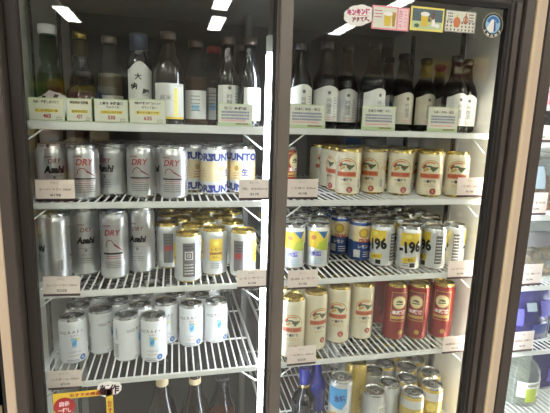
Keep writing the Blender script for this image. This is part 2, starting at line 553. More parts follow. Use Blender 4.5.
# ------------------------------------------------------------------ cans
CR = 0.0314
def can_body(h, body, rim, bands=()):
    prof = [(0.0225, 0.0), (0.0245, 0.0008), (0.0296, 0.0062), (CR, 0.0100)]
    zs = sorted(set([z for bd in bands for z in bd[:2] if 0.0101 < z < h - 0.0181] + [h - 0.018]))
    for z in zs:
        prof.append((CR, z))
    prof += [(0.0308, h - 0.0150), (0.0284, h - 0.0075), (0.0268, h - 0.0040), (0.0272, h - 0.0025), (0.0275, h - 0.0008), (0.0270, h), (0.0262, h - 0.0006), (0.0256, h - 0.0042)]
    def m(i):
        za, zb = prof[i][1], prof[i + 1][1]
        zm = (za + zb) / 2
        if i < 2 or i >= len(prof) - 7:
            return rim
        for z0, z1, mm in bands:
            if z0 <= zm <= z1:
                return mm
        return body
    b = MB(); b.lathe(prof, m, 24)
    return b.mesh('can_body')
def can_lid(h, rim):
    b = MB()
    b.lathe([(0.0257, h - 0.0042), (0.0245, h - 0.0050), (0.0232, h - 0.0040), (0.0150, h - 0.0037), (0.0001, h - 0.0037)], rim, 20, caps=False)
    return b.mesh('lid')
def can_tab(h, m):
    b = MB()
    z0, z1 = h - 0.0036, h - 0.0024
    b.box(-0.0070, 0.0070, -0.0120, -0.0085, z0, z1, m, 0.0004); b.box(-0.0070, -0.0045, -0.0085, 0.0040, z0, z1, m, 0.0004)
    b.box(0.0045, 0.0070, -0.0085, 0.0040, z0, z1, m, 0.0004); b.box(-0.0070, 0.0070, 0.0040, 0.0105, z0, z1, m, 0.0004)
    b.lathe([(0.0022, z0), (0.0020, z1 + 0.0006)], m, 8, (0, 0.007, 0))
    return b.mesh('pull_tab')

def barcode(p, u, z, w, h):
    p.rect(u - w / 2, u + w / 2, z - h / 2, z + h / 2, WHITEINK)
    q = random.Random(3); x = u - w / 2 + 0.001
    while x < u + w / 2 - 0.001:
        d = q.uniform(0.0004, 0.001); p.rect(x, x + d, z - h / 2 + 0.001, z + h / 2 - 0.001, BLACK, 0.0001); x += d + q.uniform(0.0005, 0.001)

def art_dry(p, h):
    pi = math.pi * CR
    s = h / 0.122
    # front: red DRY over the black maker's name
    p.text('SUPER', -0.010, h * 0.775, 0.016, 0.0035, DARKRED, bold=0.02, shear=0.25)
    p.text('DRY', 0.002, h * 0.70, 0.027, 0.0100, DARKRED, bold=0.01, shear=0.25)
    p.text('Asahi', 0.0, h * 0.545, 0.042, 0.0165, BLACK, bold=0.06, shear=0.2)
    p.rect(-0.018, 0.018, h * 0.425, h * 0.43, GREYINK)
    p.text('生', 0.0, h * 0.40, None, 0.006, BLACK, bold=0.03)
    p.text('生ビール', 0.0, h * 0.33, 0.022, 0.004, DARKRED)
    p.lines(-0.014, 0.014, h * 0.27, 3, 0.005, 0.0016, GREYINK, rnd=2)
    # other side: large DRY, swoosh and black bar
    u = pi
    for uu in (u,):
        p.text('DRY', uu, h * 0.70, 0.036, 0.0135, RED, bold=0.02, shear=0.25)
        p.text('SUPER', uu - 0.014, h * 0.80, 0.018, 0.0035, DARKRED, bold=0.02, shear=0.25)
        p.ring(uu - 0.006, h * 0.50, 0.010, 0.012 * s, 0.0016, DARKRED, 0, 20, 190)
        p.poly([(uu + 0.002, h * 0.52), (uu + 0.020, h * 0.435), (uu + 0.020, h * 0.45), (uu + 0.004, h * 0.545)], DARKRED)
        p.rect(uu - 0.022, uu + 0.022, h * 0.385, h * 0.412, BLACK)
        p.lines(uu - 0.016, uu + 0.018, h * 0.355, 2, 0.005, 0.0014, RED, rnd=5)
        p.lines(uu - 0.020, uu + 0.020, h * 0.27, 4, 0.0045, 0.0016, GREYINK, rnd=6)
    barcode(p, pi * 0.5, h * 0.3, 0.012, 0.026)
    p.lines(-pi * 0.5 - 0.012, -pi * 0.5 + 0.012, h * 0.6, 8, 0.006, 0.0016, GREYINK, rnd=9)

def art_ivory(p, h):
    pi = math.pi * CR
    tall = h > 0.15
    for u in (0.0, pi):
        zc = h * (0.60 if not tall else 0.60)
        p.ring(u, zc, 0.0265, 0.0250, 0.0024, GOLDINK, 0, -8, 188)
        p.ring(u, zc, 0.0225, 0.0205, 0.0030, ORANGE, 0.0001, 60, 165)
        # running beast as a plain bundle of curved strokes
        p.ring(u - 0.005, zc + 0.001, 0.0140, 0.0105, 0.0042, GREEN, 0.0001, 10, 175)
        p.oval(u + 0.008, zc + 0.004, 0.0085, 0.0045, BROWNINK, 0.0001, 10)
        p.poly([(u - 0.018, zc - 0.001), (u - 0.006, zc + 0.007), (u - 0.003, zc + 0.001), (u - 0.016, zc - 0.007)], GOLDINK, 0.0002)
        p.poly([(u + 0.003, zc), (u + 0.018, zc + 0.010), (u + 0.020, zc + 0.006), (u + 0.007, zc - 0.005)], GREEN, 0.0002)
        p.poly([(u - 0.021, zc + 0.005), (u - 0.013, zc + 0.015), (u - 0.010, zc + 0.012), (u - 0.016, zc + 0.004)], RED, 0.0002)
        z = zc - 0.0150
        p.rect(u - 0.026, u + 0.026, z - 0.0060, z + 0.0060, ORANGE)
        p.text('KIRIN BEER', u, z, 0.046, 0.0072, RED, 0.0002, bold=0.03)
        p.text('一番搾り', u, z - 0.0135, 0.030, 0.0080, BLACK, 0.0002, bold=0.03)
        p.lines(u - 0.012, u + 0.010, z - 0.023, 2, 0.004, 0.0014, GOLDINK, rnd=4)
        zs = h * 0.14 if not tall else h * 0.2
        p.oval(u + 0.010, zs, 0.0078, 0.0078, RED, 0, 12)
        p.text('生', u + 0.010, zs, None, 0.008, CREAMINK, 0.0003)
        barcode(p, u + 0.036, h * 0.27, 0.010, 0.024)
        p.text('KIRIN', u + 0.044, h * 0.60, 0.02, 0.006, GOLDINK)
    p.ring(pi / 2, h * 0.65, 0.008, 0.014, 0.002, GOLDINK)

def art_blueletter(p, h):
    pi = math.pi * CR
    for u in (0.0, pi):
        p.rect(u - 0.0490, u + 0.0490, h * 0.30, h * 0.70, CREAMINK, -0.0001)
        for v in (h * 0.785, h * 0.155):
            p.text('SUNTORY', u, v, 0.116, 0.0185, NAVY, 0.0002, bold=0.05)
        p.text('生', u - 0.007, h * 0.475, 0.017, 0.018, NAVY, 0.0002, bold=0.05)
        p.text('ビール', u + 0.024, h * 0.55, 0.014, 0.005, RED, 0.0002)
        p.lines(u + 0.018, u + 0.034, h * 0.50, 3, 0.006, 0.0018, GOLDINK, 0.0001, rnd=8)
        p.oval(u - 0.028, h * 0.55, 0.006, 0.007, GOLDINK, 0.0001, 10)
        p.lines(u - 0.036, u - 0.020, h * 0.44, 3, 0.006, 0.0018, RED, 0.0001, rnd=3)

def art_goldlid(p, h):
    pi = math.pi * CR
    for u, kind in ((0.0, 0), (pi * 0.5, 1), (pi, 2), (-pi * 0.5, 0)):
        if kind == 0:      # yellow panel
            p.rect(u - 0.016, u + 0.016, h * 0.34, h * 0.80, YELLOW)
            p.oval(u, h * 0.71, 0.007, 0.006, PALEYELLOW, 0.0002, 10)
            p.text('レモン', u, h * 0.585, 0.022, 0.008, BROWNINK, 0.0003, bold=0.03)
            p.rect(u - 0.014, u + 0.014, h * 0.47, h * 0.52, BROWNINK, 0.0001)
            p.text('サワー', u, h * 0.41, 0.018, 0.006, BLACK, 0.0003, bold=0.03)
            p.lines(u - 0.013, u + 0.013, h * 0.27, 3, 0.005, 0.0018, GREYINK, rnd=4)
        elif kind == 1:    # dark panel with a square mark
            p.rect(u - 0.014, u + 0.014, h * 0.14, h * 0.82, GREYINK)
            p.frame(u - 0.009, u + 0.009, h * 0.49, h * 0.65, 0.0016, WHITEINK, 0.0002)
            p.text('日', u, h * 0.57, None, 0.009, WHITEINK, 0.0003)
            p.lines(u - 0.010, u + 0.010, h * 0.38, 4, 0.007, 0.002, WHITEINK, 0.0002, rnd=7)
            p.lines(u - 0.010, u + 0.010, h * 0.75, 2, 0.006, 0.002, BLACK, 0.0002, rnd=7)
        else:              # dark panel with red print
            p.rect(u - 0.012, u + 0.012, h * 0.16, h * 0.80, GREYINK)
            p.rect(u - 0.008, u + 0.008, h * 0.42, h * 0.54, RED, 0.0002)
            p.lines(u - 0.009, u + 0.009, h * 0.70, 3, 0.007, 0.0022, BLACK, 0.0002, rnd=2)

def art_lemon(p, h):
    pi = math.pi * CR
    for u in (0.0, pi):
        p.poly([(u - 0.026, h * 0.50), (u + 0.026, h * 0.42), (u + 0.026, h * 0.86), (u - 0.026, h * 0.86)], YELLOW)
        p.poly([(u - 0.004, h * 0.47), (u + 0.026, h * 0.42), (u + 0.026, h * 0.72), (u + 0.004, h * 0.62)], LIME, 0.0001)
        p.oval(u - 0.012, h * 0.72, 0.007, 0.006, ORANGE, 0.0002, 10)
        p.poly([(u - 0.002, h * 0.86), (u + 0.026, h * 0.86), (u + 0.016, h * 0.69)], BLUE, 0.0002)
        p.text('氷結', u - 0.004, h * 0.36, 0.026, 0.013, VIOLET, 0.0003, bold=0.04)
        p.lines(u - 0.014, u + 0.016, h * 0.22, 3, 0.006, 0.002, LIGHTBLUE, rnd=6)
        p.rect(u + 0.030, u + 0.036, h * 0.12, h * 0.6, GREYINK)

def art_blue(p, h):
    pi = math.pi * CR
    for u in (0.0, pi):
        p.rect(u - 0.030, u + 0.030, h * 0.50, h * 0.86, CREAMINK)
        p.oval(u, h * 0.70, 0.014, 0.014, GOLDINK, 0.0001, 14)
        p.oval(u, h * 0.70, 0.009, 0.009, YELLOW, 0.0002, 12)
        p.text('STRONG', u + 0.004, h * 0.52, 0.034, 0.011, RED, 0.0003, bold=0.05)
        p.text('レモン', u, h * 0.38, 0.028, 0.009, WHITEINK, 0.0002, bold=0.03)
        p.rect(u - 0.026, u - 0.008, h * 0.12, h * 0.30, BRIGHTSILVER, 0.0001)
        p.lines(u + 0.000, u + 0.020, h * 0.24, 3, 0.006, 0.002, WHITEINK, rnd=6)

def art_196(p, h):
    pi = math.pi * CR
    for u in (0.0, pi):
        p.poly([(u - 0.026, h * 0.56), (u + 0.026, h * 0.62), (u + 0.026, h * 0.87), (u - 0.026, h * 0.87)], YELLOW)
        p.oval(u - 0.004, h * 0.79, 0.008, 0.006, PALEYELLOW, 0.0002, 10)
        p.text('-196', u, h * 0.55, 0.058, 0.033, BLACK, 0.0003, bold=0.05, rot=0.12)
        p.poly([(u - 0.018, h * 0.18), (u + 0.018, h * 0.22), (u + 0.018, h * 0.34), (u - 0.018, h * 0.30)], YELLOW)
        p.text('レモン', u, h * 0.26, 0.022, 0.006, BLACK, 0.0003, bold=0.03, rot=0.08)
        p.rect(u + 0.002, u + 0.016, h * 0.09, h * 0.19, BLACK)
        p.lines(u - 0.016, u - 0.002, h * 0.17, 2, 0.006, 0.002, GREYINK, rnd=2)
        p.rect(u + 0.040, u + 0.058, h * 0.16, h * 0.80, GREYINK, 0.0)
        p.lines(u + 0.042, u + 0.056, h * 0.72, 9, 0.0085, 0.003, WHITEINK, 0.0002, rnd=5)

def art_sky(p, h):
    for u in (0.0, math.pi * CR):
        p.poly([(u - 0.028, h * 0.56), (u + 0.010, h * 0.50), (u + 0.024, h * 0.62), (u + 0.024, h * 0.88), (u - 0.028, h * 0.88)], SKYBLUE)
        p.text('氷結', u + 0.004, h * 0.70, 0.030, 0.020, NAVY, 0.0003, bold=0.05, rot=0.15)
        p.poly([(u - 0.026, h * 0.40), (u - 0.004, h * 0.46), (u - 0.002, h * 0.34), (u - 0.024, h * 0.28)], YELLOW, 0.0001)
        p.poly([(u + 0.002, h * 0.30), (u + 0.022, h * 0.36), (u + 0.022, h * 0.20), (u + 0.004, h * 0.18)], YELLOW, 0.0001)
        p.lines(u - 0.018, u + 0.016, h * 0.14, 2, 0.006, 0.002, NAVY, rnd=6)

def art_goldbody(p, h):
    for u in (0.0, math.pi * CR):
        p.oval(u, h * 0.50, 0.013, 0.015, PALEYELLOW, 0, 14)
        p.text('レモン', u, h * 0.36, 0.03, 0.010, BROWNINK, 0.0002, bold=0.03)
        p.lines(u - 0.014, u + 0.014, h * 0.24, 3, 0.006, 0.002, BROWNINK, rnd=6)

def art_plain(p, h):
    for u in (0.0, math.pi * CR):
        p.rect(u - 0.018, u + 0.018, h * 0.18, h * 0.74, WHITEINK)
        p.lines(u - 0.014, u + 0.014, h * 0.64, 8, 0.007, 0.0024, GREYINK, 0.0001, rnd=6)

def art_white(p, h):
    pi = math.pi * CR
    for u in (0.0,):
        for i, ch in enumerate('CRAFT'):
            a = (i - 2) * 0.0092
            p.text(ch, u + a, h * 0.735 - abs(i - 2) ** 2 * 0.0005, None, 0.0072, GREYINK, 0.0002, bold=0.01)
        p.text('生搾り', u, h * 0.655, 0.016, 0.004, RED, 0.0002)
        p.poly([(u - 0.007, h * 0.61), (u + 0.007, h * 0.61), (u + 0.0045, h * 0.40), (u - 0.0045, h * 0.40)], LIGHTBLUE)
        p.poly([(u - 0.0045, h * 0.50), (u + 0.005, h * 0.58), (u + 0.0045, h * 0.46), (u - 0.004, h * 0.43)], SKYBLUE, 0.0002)
        p.poly([(u + 0.004, h * 0.61), (u + 0.013, h * 0.56), (u + 0.010, h * 0.54), (u + 0.003, h * 0.58)], PALEYELLOW, 0.0002)
        p.text('ハイボール', u, h * 0.30, 0.028, 0.006, GREYINK, 0.0002)
        p.lines(u - 0.013, u + 0.013, h * 0.215, 1, 0.005, 0.0014, ORANGE, rnd=4)
        p.lines(u - 0.018, u + 0.010, h * 0.12, 2, 0.004, 0.0015, GREYINK, rnd=5)
        p.oval(u + 0.018, h * 0.155, 0.0072, 0.0072, BLUE, 0, 14)
        p.text('氷', u + 0.018, h * 0.155, None, 0.007, WHITEINK, 0.0002)
    u = -pi * 0.62
    p.text('栄\n養\n成\n分', u, h * 0.64, None, 0.030, GREYINK, 0.0002)
    p.lines(u - 0.006, u + 0.006, h * 0.40, 9, 0.004, 0.0022, GREYINK, rnd=6)
    p.lines(u + 0.026, u + 0.040, h * 0.72, 2, 0.004, 0.0018, GREYINK, rnd=9)

def art_red(p, h):
    pi = math.pi * CR
    for u in (0.0, pi):
        p.rect(u - 0.022, u + 0.022, h * 0.36, h * 0.88, DARKRED, -0.0001)
        p.frame(u - 0.0225, u + 0.0225, h * 0.36, h * 0.88, 0.0018, GOLDINK, 0.0001)
        p.oval(u, h * 0.70, 0.0185, 0.0195, GOLDINK, 0.0001)
        p.oval(u, h * 0.70, 0.0165, 0.0172, CREAMINK, 0.0002)
        p.ring(u, h * 0.695, 0.009, 0.007, 0.004, GREEN, 0.0004, 0, 180)
        p.oval(u + 0.003, h * 0.71, 0.006, 0.003, BROWNINK, 0.0004, 8)
        p.poly([(u - 0.011, h * 0.675), (u + 0.010, h * 0.685), (u + 0.011, h * 0.665), (u - 0.009, h * 0.655)], GREEN, 0.0004)
        p.rect(u - 0.021, u + 0.021, h * 0.475, h * 0.57, RED, 0.0001)
        p.text('本麒麟', u, h * 0.522, 0.038, 0.0125, WHITEINK, 0.0004, bold=0.04)
        p.rect(u - 0.021, u + 0.021, h * 0.405, h * 0.455, GOLDINK, 0.0001)
        p.oval(u + 0.008, h * 0.16, 0.007, 0.007, GOLDINK, 0, 12)
    barcode(p, pi / 2, h * 0.22, 0.011, 0.03)

KINDS = {
    # code: (height, body material, rim, bands, art, wording, name, group)
    'dry': (0.1165, SILVERBODY, ALU, (), art_dry, 'silver can with red and black lettering', 'beer_can'),
    'drytall': (0.1610, SILVERBODY, ALU, (), art_dry, 'tall silver can with red and black lettering', 'beer_can'),
    'ivory': (0.1165, CREAMBODY, GOLD, (), art_ivory, 'ivory can with orange band and gold rim', 'beer_can'),
    'ivorytall': (0.1610, CREAMBODY, GOLD, (), art_ivory, 'tall ivory can with orange band', 'beer_can'),
    'blueletter': (0.1165, WHITEBODY, ALU, (), art_blueletter, 'white can with large blue lettering', 'beer_can'),
    'gold': (0.1165, BRIGHTSILVER, GOLD, (), art_goldlid, 'silver gold-lidded can', 'sour_can'),
    'lemon': (0.1165, BRIGHTSILVER, ALU, (), art_lemon, 'silver can with yellow and blue patch', 'sour_can'),
    'blue': (0.1165, BLUEBODY, ALU, ((0.061, 0.105, BRIGHTSILVER),), art_blue, 'blue can with cream top and red lettering', 'sour_can'),
    'n196': (0.1165, BRIGHTSILVER, ALU, (), art_196, 'yellow-topped can, black numerals', 'sour_can'),
    'n196tall': (0.1610, BRIGHTSILVER, GOLD, (), art_196, 'tall yellow-topped can with gold rim', 'sour_can'),
    'lemontall': (0.1610, BRIGHTSILVER, ALU, (), art_lemon, 'tall silver can with yellow and blue patch', 'sour_can'),
    'skytall': (0.1610, BRIGHTSILVER, ALU, (), art_sky, 'tall silver can with sky blue patch', 'sour_can'),
    'goldbody': (0.1165, GOLDBODY, ALU, ((0.078, 0.105, BRIGHTSILVER),), art_goldbody, 'silver-topped can with yellow body', 'sour_can'),
    'plain': (0.1165, BRIGHTSILVER, ALU, (), art_plain, 'plain silver can with grey print', 'sour_can'),
    'goldtall': (0.1610, GOLDBODY, GOLD, (), art_goldbody, 'tall yellow can with gold rim', 'sour_can'),
    'white': (0.1165, WHITEBODY, ALU, (), art_white, 'white can with pale blue glass picture', 'highball_can'),
    'red': (0.1610, REDBODY, GOLD, ((0.150, 0.160, GOLD),), art_red, 'tall red can with cream oval emblem', 'beer_can'),
    'redshort': (0.1165, REDBODY, ALU, (), art_red, 'short red can beside the grey post', 'beer_can'),
    'plainred': (0.1610, REDBODY, GOLD, (), art_red, 'tall red can', 'beer_can'),
}
_proto = {}
def proto(code):
    if code not in _proto:
        h, body, rim, bands, art, wording, name = KINDS[code]
        p = Print(CR)
        art(p, h)
        _proto[code] = (can_body(h, body, rim, bands), can_lid(h, rim), can_tab(h, TAB if rim is ALU else GOLD), p.mb.mesh('label_print'))
    return _proto[code]
def can(code, x, y, z, rot, label, group):
    body, lid, tabm, pr = proto(code)
    o = tag(link(KINDS[code][6], body, None, (x, y, z), rot), label, 'can', group)
    l = link('lid', lid, o)
    link('pull_tab', tabm, l)
    link('label_print', pr, o)
    return o

ORD = ['first', 'second', 'third', 'fourth', 'fifth', 'sixth', 'seventh', 'eighth', 'ninth', 'tenth', 'eleventh', 'twelfth']
def stock(shelf, z, fronts, xs, ymax, group, maxrows=9, pitch=0.060):
    """front cans as listed; behind them rows of the same kinds as far as the shelf is filled"""
    done = []
    seen = {}
    fs = sorted(fronts, key=lambda f: f[1])
    for code, x, y, rot in fs:
        seen.setdefault(code, 0)
        k = seen[code]; seen[code] += 1
        can(code, x, y, z, math.radians(rot), '%s, front row, %s such, %s' % (KINDS[code][5], ORD[k], shelf), group)
        done.append((x, y))
    rows = {}
    rr = random.Random(len(done) * 17 + int(z * 1000))
    lo, hi = min(xs), max(xs)
    fx = sorted((f[1], f[2]) for f in fronts)
    def front_y(x):
        if x <= fx[0][0]:
            return fx[0][1]
        for (xa, ya), (xb, yb) in zip(fx, fx[1:]):
            if x <= xb:
                return ya + (yb - ya) * (x - xa) / max(1e-6, xb - xa)
        return fx[-1][1]
    y0 = min(f[2] for f in fronts)
    for j in range(int((ymax - y0) / 0.008) + 1):
        y = y0 + 0.008 * j
        x = lo
        while x <= hi:
            fy = front_y(x)
            if y > fy + 0.038 and y < fy + 0.033 + pitch * maxrows and all((x - a) ** 2 + (y - c) ** 2 > (2 * CR + 0.0006) ** 2 for a, c in done):
                near = min(fs, key=lambda f: abs(f[1] - x))
                done.append((x, y))
                rw = min(11, max(1, int(round((y - fy) / pitch))))
                n = rows.get(rw, 0); rows[rw] = n + 1
                can(near[0], x, y, z, rr.uniform(0, 6.28),
                    '%s, row %s, number %s, %s' % (KINDS[near[0]][5], ORD[rw], ORD[min(n, 11)], shelf), group)
                x += 2 * CR
            else:
                x += 0.004

def cols(x0, x1, pitch=0.004):
    n = int((x1 - x0) / pitch + 0.01)
    return [x0 + pitch * i for i in range(n + 1)]

stock('upper left can shelf', S[2], [('dry', -0.2565, 0.135, 18), ('dry', -0.190, 0.115, 194), ('dry', -0.137, 0.165, -28), ('dry', -0.073, 0.135, 178), ('dry', -0.001, 0.112, 172),
      ('blueletter', 0.0453, 0.220, 70), ('blueletter', 0.092, 0.160, 78), ('blueletter', 0.166, 0.185, 14)], cols(-0.2565, 0.19), 0.42, 'beer cans on the upper left can shelf', 5)
stock('upper right can shelf', S[2], [('redshort', 0.279, 0.205, 40), ('ivory', 0.432, 0.150, -30), ('ivory', 0.512, 0.170, -52), ('ivory', 0.575, 0.145, -26), ('ivory', 0.645, 0.118, -32), ('ivory', 0.715, 0.110, -26)],
      cols(0.432, 0.72), 0.44, 'ivory beer cans on the upper right can shelf', 6)
stock('middle left can shelf', S[3], [('drytall', -0.2593, 0.125, -62), ('drytall', -0.2078, 0.185, 12), ('drytall', -0.138, 0.150, 180), ('drytall', -0.080, 0.185, -14)],
      cols(-0.26, -0.08), 0.40, 'tall silver beer cans on the middle left can shelf', 4)
stock('middle left can shelf, right half', S[3], [('gold', -0.0165, 0.210, 180), ('gold', 0.029, 0.105, -88), ('gold', 0.0927, 0.145, 4), ('gold', 0.1456, 0.215, 22), ('gold', 0.1600, 0.118, 150)],
      cols(-0.0165, 0.17), 0.46, 'gold-lidded cans on the middle left can shelf', 6)
stock('middle right can shelf', S[3], [('lemon', 0.299, 0.165, -10), ('lemon', 0.365, 0.165, -16), ('blue', 0.468, 0.265, -30), ('blue', 0.501, 0.205, -4), ('n196', 0.542, 0.150, -58), ('n196', 0.600, 0.115, -22), ('n196', 0.672, 0.110, 82), ('n196', 0.738, 0.125, 74)],
      cols(0.299, 0.74), 0.53, 'sour cans on the middle right can shelf', 8)
stock('lower left can shelf', S[4], [('white', -0.2417, 0.165, 15), ('white', -0.183, 0.200, 62), ('white', -0.1178, 0.155, 70), ('white', -0.053, 0.140, -6), ('white', -0.0252, 0.225, -4), ('white', 0.0385, 0.200, 2), ('white', 0.104, 0.210, 12)],
      cols(-0.2417, 0.104), 0.46, 'white highball cans on the lower left can shelf', 6)
stock('lower right can shelf', S[4], [('ivorytall', 0.286, 0.100, -16), ('ivorytall', 0.3547, 0.130, 8), ('ivorytall', 0.430, 0.155, -24), ('ivorytall', 0.5033, 0.165, -8)],
      cols(0.286, 0.51), 0.24, 'tall ivory beer cans on the lower right can shelf', 2)
stock('lower right can shelf', S[4], [('plainred', 0.600, 0.250, 80), ('red', 0.596, 0.150, -8), ('red', 0.660, 0.140, -42), ('red', 0.732, 0.135, -34)],
      [0.647, 0.716], 0.24, 'tall red beer cans on the lower right can shelf', 3)
stock('bottom right shelf', S[5], [('skytall', 0.432, 0.110, -32), ('goldtall', 0.505, 0.180, 30), ('plain', 0.527, 0.100, 30), ('plain', 0.5865, 0.130, 90), ('goldbody', 0.631, 0.078, 0), ('goldbody', 0.704, 0.100, -30)],
      [0.545, 0.735], 0.54, 'silver topped cans on the bottom right shelf', 9)

# ------------------------------------------------------------------ bottles
BROWNGLASS = mat('brown_bottle_glass', (26, 18, 14), 0.08, 0, 0, spec=0.7)
DARKGLASS = mat('dark_bottle_glass', (24, 24, 26), 0.07, 0, 0, spec=0.7)
GREENGLASS = glass('green_bottle_glass', (120, 176, 112), 1.4)
SMOKEGLASS = glass('smoke_bottle_glass', (128, 120, 114), 1.4)
CLEARGLASS = glass('clear_bottle_glass', (206, 208, 200), 1.35)
TAWNYGLASS = glass('tawny_bottle_glass', (170, 150, 130), 1.35)
LIQUID = mat('pale_drink', (150, 140, 124), 0.2)
LIQUIDB = mat('amber_drink', (150, 104, 62), 0.2)
BLUEGLASS = mat('blue_bottle_glass', (30, 36, 140), 0.1, 0, 0, spec=0.7)
LABELW = mat('white_paper_label', (226, 226, 220), 0.55, 0, 0.03, 60)
LABELC = mat('ivory_paper_label', (214, 208, 190), 0.55, 0, 0.03, 60)

def bottle(name, label, cat, x, y, z, h, r, glassm, capm, group, label_z=None, art=None, rot=0.0, arch=0.0, lab_mat=None, lab_w=None, rn=0.0125, hs=0.52, liquid=None, caph=0.016, band=None, collar=None):
    """body with shoulders and a slim neck; parts: cap, paper label with its print, drink seen through clear glass"""
    hs = min(hs, 0.62) if h < 0.36 else hs
    prof = [(r * 0.80, 0.0), (r * 0.97, 0.004), (r, 0.010), (r, h * hs), (r * 0.97, h * (hs + 0.05)), (r * 0.80, h * (hs + 0.13)), (r * 0.55, h * (hs + 0.20)), (rn * 1.15, h * min(hs + 0.28, 0.90)), (rn, h * max(0.86, min(hs + 0.29, 0.91))), (rn, h - caph)]
    b = MB(); b.lathe(prof, glassm, 22)
    o = tag(b.build(name, None, (x, y, z), math.radians(rot)), label, cat, group)
    b = MB(); b.lathe([(rn * 1.02, h - caph), (rn * 1.18, h - caph + 0.001), (rn * 1.18, h - 0.002), (rn * 1.02, h)], capm, 16); b.build('cap', o)
    if collar:
        c0, c1, cm = collar
        b = MB(); b.lathe([(rn * 1.04, c0 - 0.001), (rn * 1.14, c0), (rn * 1.12, c1), (rn * 1.05, c1 + 0.001)], cm, 14, caps=False); b.build('neck_foil', o)
    if liquid:
        q = [(rr * 0.93, max(0.004, zz)) for rr, zz in prof if zz < h * (hs + 0.12)]
        b = MB(); b.lathe(q, liquid, 18); b.build('drink', o)
    if label_z:
        z0, z1 = label_z
        w = lab_w or r * 2.5
        p = Print(r, 0.0004)
        lm = lab_mat or LABELW
        if arch:
            n = 14; V = []; F = []
            for i in range(n + 1):
                u = -w / 2 + w * i / n
                V += [(u, z0), (u, z1 + arch * (math.cos(2 * math.pi * i / n + math.pi) * 0.5 + 0.5))]
            for i in range(n):
                F.append((2 * i, 2 * i + 2, 2 * i + 3, 2 * i + 1))
            p.place(V, F, lm, 0)
        else:
            p.rect(-w / 2, w / 2, z0, z1, lm)
        lo = p.mb.build('paper_label', o)
        if art:
            q = Print(r, 0.0007); art(q, z0, z1); q.mb.build('label_print', lo)
    if band:
        q = Print(r, 0.0007); q.rect(-lab_w / 2 if lab_w else -r, lab_w / 2 if lab_w else r, band[0], band[1], band[2]); q.mb.build('label_band', o)
    return o

def art_winelabel(p, z0, z1):
    h = z1 - z0
    p.oval(0, z1 - 0.006, 0.004, 0.004, GREYINK, 0, 8)
    p.text('吟\n醸\n酒', 0.0, z0 + h * 0.50, None, h * 0.5, GREYINK, 0.0001)
    p.lines(0.012, 0.02, z0 + h * 0.75, 8, 0.006, 0.0016, GREYINK, rnd=3)
    p.lines(-0.012, 0.014, z0 + h * 0.12, 2, 0.005, 0.0016, PINK, rnd=5)
def art_sake(p, z0, z1):
    h = z1 - z0
    p.text('大', -0.004, z0 + h * 0.80, None, h * 0.2, BLACK, 0.0001, bold=0.04)
    p.text('吟', -0.012, z0 + h * 0.50, None, h * 0.22, BLACK, 0.0001, bold=0.04, rot=0.3)
    p.text('醸', 0.012, z0 + h * 0.32, None, h * 0.22, BLACK, 0.0001, bold=0.04, rot=-0.2)
def art_small(p, z0, z1):
    h = z1 - z0
    p.lines(-0.010, 0.010, z1 - 0.014, 5, 0.008, 0.002, GREYINK, rnd=7)
    p.rect(-0.008, 0.008, z0 + h * 0.3, z0 + h * 0.5, LIGHTBLUE)
def art_yellowedge(p, z0, z1):
    h = z1 - z0
    p.rect(0.008, 0.016, z0 + 0.006, z1 - 0.01, PALEYELLOW)
    p.rect(-0.036, 0.036, z0, z0 + 0.005, YELLOW)
    p.text('純米', -0.010, z0 + h * 0.6, None, 0.012, GREYINK, 0.0001)

z1 = S[1]
CAPB = mat('brown_cap', (70, 58, 50), 0.4, 0.4)
GL1 = 'bottles on the left bottle shelf'
bottle('sake_bottle', 'bottle standing in for a reflection, green with white cap, leftmost behind left door', 'bottle', -0.267, 0.200, z1, 0.205, 0.028, GREENGLASS, WHITEINK, GL1, rn=0.0165, hs=0.40, caph=0.02)  # solid bottle built where the door glass mirrors the shop shelves
bottle('sake_bottle', 'bottle standing in for a reflection, dark green with gold cap, second from left, left door', 'bottle', -0.212, 0.260, z1, 0.206, 0.028, DARKGLASS, GOLD, GL1, rn=0.0145, hs=0.42, caph=0.018, collar=(0.150, 0.185, mat('bronze_foil', (96, 78, 50), 0.4, 0.6)))  # likewise modelled in place of a mirrored shelf item
bottle('sake_bottle', 'clear pale bottle standing between round flask and white-labelled sake bottle', 'bottle', -0.140, 0.200, z1, 0.190, 0.029, CLEARGLASS, mat('grey_cap', (120, 114, 106), 0.4, 0.5), GL1, (0.012, 0.06), art_small, 0, liquid=LIQUID, rn=0.014, lab_mat=LABELC)
o = bottle('sake_bottle', 'sake bottle with rounded white label and bold black brush characters', 'bottle', -0.073, 0.160, z1, 0.193, 0.027, DARKGLASS, mat('slate_cap', (70, 78, 96), 0.4, 0.4), GL1, (0.045, 0.115), art_sake, 5, arch=0.018, lab_w=0.062, rn=0.0165, hs=0.62, caph=0.035)
bottle('sake_bottle', 'brown bottle with white label edged in yellow, left door', 'bottle', -0.010, 0.140, z1, 0.197, 0.033, BROWNGLASS, mat('brown_cap', (70, 58, 50), 0.4, 0.4), GL1, (0.012, 0.088), art_yellowedge, 6, lab_w=0.075, rn=0.0145, hs=0.56)
bottle('sake_bottle', 'tawny clear bottle with pale blue printed label, left door', 'bottle', 0.051, 0.172, z1, 0.189, 0.0275, TAWNYGLASS, mat('brown_cap', ), GL1, (0.014, 0.078), art_small, -4, lab_w=0.055, rn=0.0145, liquid=LIQUID)
bottle('plum_wine_bottle', 'dark bottle with narrow white label, behind tawny bottle', 'bottle', 0.098, 0.240, z1, 0.190, 0.028, TAWNYGLASS, DARKRED, GL1, (0.014, 0.09), art_small, -8, lab_w=0.022, rn=0.0145, liquid=mat('red_drink', (90, 26, 30), 0.2))
